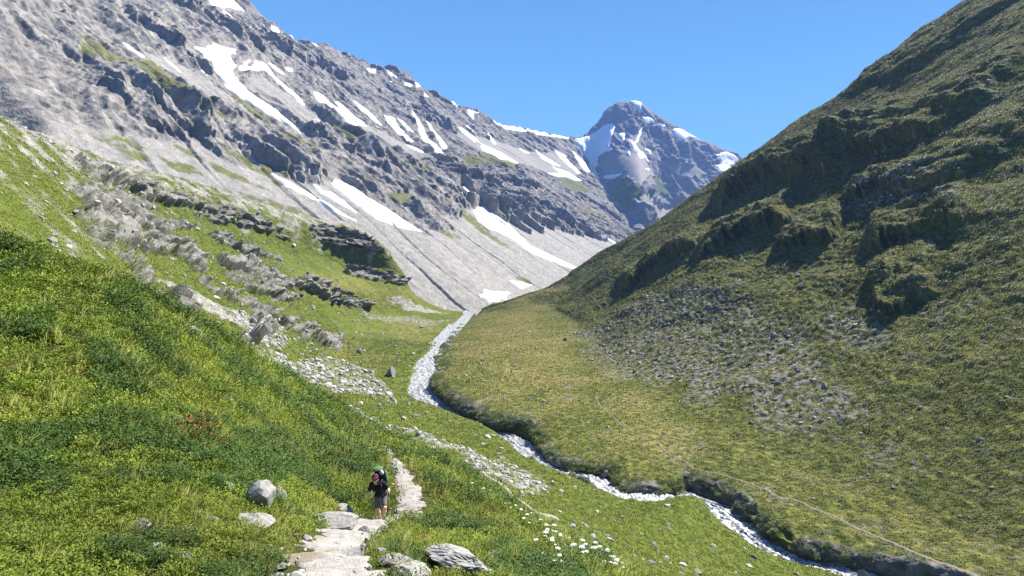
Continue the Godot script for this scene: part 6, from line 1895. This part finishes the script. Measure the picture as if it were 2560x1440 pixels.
const HILL_ROCKS := [
	[0.8203,0.2967,3.75,1,1.3],
	[0.659,0.2278,5.625,1,0.4],
	[0.6466,0.1764,2.55,3,0.5],
	[0.6613,0.1706,2.25,1,0.7],
	[0.5609,0.1764,1.2675,3,0.48],
	[0.2106,0.1353,0.9750000000000001,3,1.7],
	[0.2563,0.39,2.4000000000000004,3,1.2],
	[0.1642,0.3262,1.6500000000000001,3,0.7],
	[0.3923,0.1185,3.75,1,0.4],
	[0.501,0.0628,2.9250000000000003,1,0.7200000000000001],
	[0.3655,0.0644,2.19375,1,0.7200000000000001],
	[0.334,0.0874,1.9500000000000002,1,0.6400000000000001],
	[0.5609,0.1148,1.0499999999999998,2,0.5],
	[0.5414,0.1459,0.8999999999999999,2,0.5],
	[0.7026,0.1496,1.2000000000000002,3,0.5],
	[0.701,0.1889,1.125,3,0.5],
	[0.6925,0.151,1.35,3,0.5],
	[0.7104,0.2518,1.2000000000000002,2,0.5],
	[0.7485,0.2516,1.2000000000000002,3,0.5],
	[0.795,0.2575,1.2000000000000002,3,0.5],
	[0.5726,0.1985,1.0499999999999998,2,0.5],
	[0.5302,0.2048,1.125,3,0.5],
	[0.5106,0.1816,1.0499999999999998,3,0.5],
	[0.4463,0.2152,1.35,3,0.6],
	[0.4223,0.2368,1.2000000000000002,3,0.6],
	[0.4572,0.1786,1.0499999999999998,3,0.5],
	[0.4445,0.193,0.8999999999999999,3,0.5],
	[0.3288,0.2187,1.2000000000000002,3,0.6],
	[0.325,0.3052,1.35,3,0.6],
	[0.3601,0.3103,1.35,2,0.6],
	[0.2254,0.3515,1.0499999999999998,3,0.6],
	[0.1945,0.3292,1.0499999999999998,3,0.6],
	[0.2098,0.2172,0.9750000000000001,3,0.9],
	[0.1746,0.1907,1.125,3,0.5],
	[0.1841,0.2129,0.9750000000000001,1,0.6],
	[0.2982,0.2473,0.8999999999999999,3,0.6],
	[0.2654,0.3022,1.0499999999999998,2,0.6],
	[0.2425,0.2897,0.8999999999999999,3,0.6],
	[0.3727,0.1889,0.8999999999999999,3,0.6],
	[0.553,0.262,1.35,2,0.6],
	[0.5059,0.2813,1.35,3,0.6],
	[0.5911,0.2323,1.35,3,0.5],
	[0.7331,0.3085,1.5,2,0.6],
	[0.6919,0.2954,1.35,3,0.5],
	[0.1613,0.3617,1.5,2,0.6],
	[0.1737,0.3971,1.7999999999999998,3,0.7],
	[0.1953,0.3933,1.6500000000000001,3,0.6],
	[0.2076,0.4293,2.25,3,0.6],
	[0.2873,0.3467,1.5,3,0.6],
	[0.3155,0.331,1.5,3,0.6],
	[0.1821,0.4051,1.7999999999999998,2,0.6],
	[0.298,0.4885,3.0,2,0.8],
	[0.3625,0.6905,3.75,2,0.8],
	[0.2664,0.6518,3.75,2,0.9],
	[0.3412,0.5673,3.375,2,0.9],
	[0.4383,0.555,3.0,2,0.8],
	[0.2388,0.5111,3.0,2,0.8],
	[0.5046,0.519,3.0,2,0.8],
	[0.2134,0.6381,3.75,2,0.8],
	[0.1076,0.324,1.2000000000000002,3,0.6],
	[0.0867,0.3165,1.0499999999999998,3,0.6],
	[0.1236,0.3492,1.35,3,0.6],
	[0.0989,0.3716,1.6500000000000001,2,0.6],
	[0.0857,0.3932,1.7999999999999998,3,0.6],
	[0.1204,0.4132,1.9500000000000002,2,0.6],
	[0.1402,0.3841,1.5,3,0.6],
]
const FLOWER_SPOTS := [
	[0.644,0.6436,5],
	[0.6605,0.6664,6],
	[0.6535,0.5493,6],
	[0.6714,0.5935,7],
	[0.6738,0.5309,4],
	[0.6895,0.7094,4],
	[0.7212,0.7094,6],
	[0.7105,0.5832,6],
	[0.7235,0.6092,5],
	[0.7216,0.5159,5],
	[0.7273,0.4999,5],
	[0.7367,0.4945,6],
	[0.7477,0.4602,7],
	[0.7564,0.416,6],
	[0.765,0.3909,6],
	[0.77,0.3366,6],
	[0.7652,0.2719,4],
	[0.7787,0.3109,4],
	[0.7835,0.263,5],
	[0.8097,0.3332,6],
	[0.8173,0.2966,7],
	[0.8277,0.293,8],
	[0.8386,0.2958,6],
	[0.8469,0.3277,5],
	[0.7329,0.6313,3],
	[0.595,0.6619,4],
]
const ROSE_SPOTS := [
	[0.3087,0.5052,1.1],
	[0.3154,0.5057,1.25],
	[0.3207,0.5193,1.1],
	[0.3252,0.5043,1.2],
	[0.3192,0.4923,1.0],
	[0.3297,0.486,1.0],
	[0.313,0.4872,1.0],
	[0.3367,0.5178,0.8],
]
const HIKER_SPOT := [
	[0.5469,0.3673],
]
const WALKER_SPOT := [
	[0.5278,0.4443],
]
const NEAR_ROCK_LABELS := ["grey rock half sunk in shrubs beside a yellow-green tuft","tall pale upright rock standing among the shrubs","low pale stone at the foot of the tall upright rock","long slanting pale slab in dry grass above the path","wide flat stone beside a patch of bare reddish earth","weathered layered stone above the reddish earth","pale rock almost hidden in dark shrubs","small whitish stone in a dark gap between shrubs","chunky white rock standing behind the flat white slab","broad flat white slab beside the trail","flat topped grey boulder at the bend of the trail","flat grey stone in the shrubs below the hiker","rounded pale stone with yellow lichen near the trail","small rock on the trail edge beside a grass tuft","large layered grey rock ledge jutting from the shrubs","pale rounded ledge with lichen at the trail's edge","pale block lying against the rounded ledge","dark edged outcrop at the end of the layered ledge","small flat stone in the grass beside the pale trail","thin pale slab in the grass above a small flat stone","long pale slab lying across the upper shrubs","small white stone high in the shrubs","pale slab high on the shrub slope near the brow","grey stones breaking through the shrubs above the hiker","grey stone in the dry grass below the trail","small white stone in the dry grass below the trail","small white stone among the dark shrubs below the trail","upright white stone high on the green slope","white stone standing on the brow of the shrub slope","flat white stone in shrubs on the upper slope","thin white stone above the upright white stone","rough stone where the trail meets the shrubs behind the hiker","pale flat stone on the trail just behind the hiker","small pale stone below the brow of the shrub slope","grey stone in shrubs above the long pale slab","half hidden grey stone below the alpenrose bushes","squat grey stone among shrubs near the tall rock","brownish stone in shrubs uphill of the chunky white rock","flat grey stone in shrubs on the lower slope","pale stone in brown shrubs above the layered ledge","grey stone in shrubs below the layered ledge"]
const SIDE_ROCK_LABELS := ["large upright grey boulder near the bend of the stream","big smooth pale boulder at the edge of the torrent","long pale boulder on the meadow below the white flowers","jagged white boulder in the meadow near the torrent","low dark grey boulder beside the bank of the torrent","whitish block in the stone field","broad pale outcrop block below the small cave","rounded pale block below the outcrop","bright white block among the outcrops","low dark mouthed rock at the foot of the grass slope"]
const HILL_ROCK_LABELS := ["dark pointed boulder where the meadow meets the hillside","low broad outcrop in the middle of the far meadow","pale flat boulder below the low outcrop in the meadow","brownish humped boulder beside a pale flat one","grey boulder with a shaded hollow above the gorge","small white upright stone between footpath and torrent","white tooth of rock on the dark hillside","white boulder in a dark hollow at the hillside's foot","long flat outcrop above the bend of the torrent","dark block hanging over the torrent","dark rocks of the gorge wall under the footpath","dark gorge rocks below a pale spot on the footpath"]
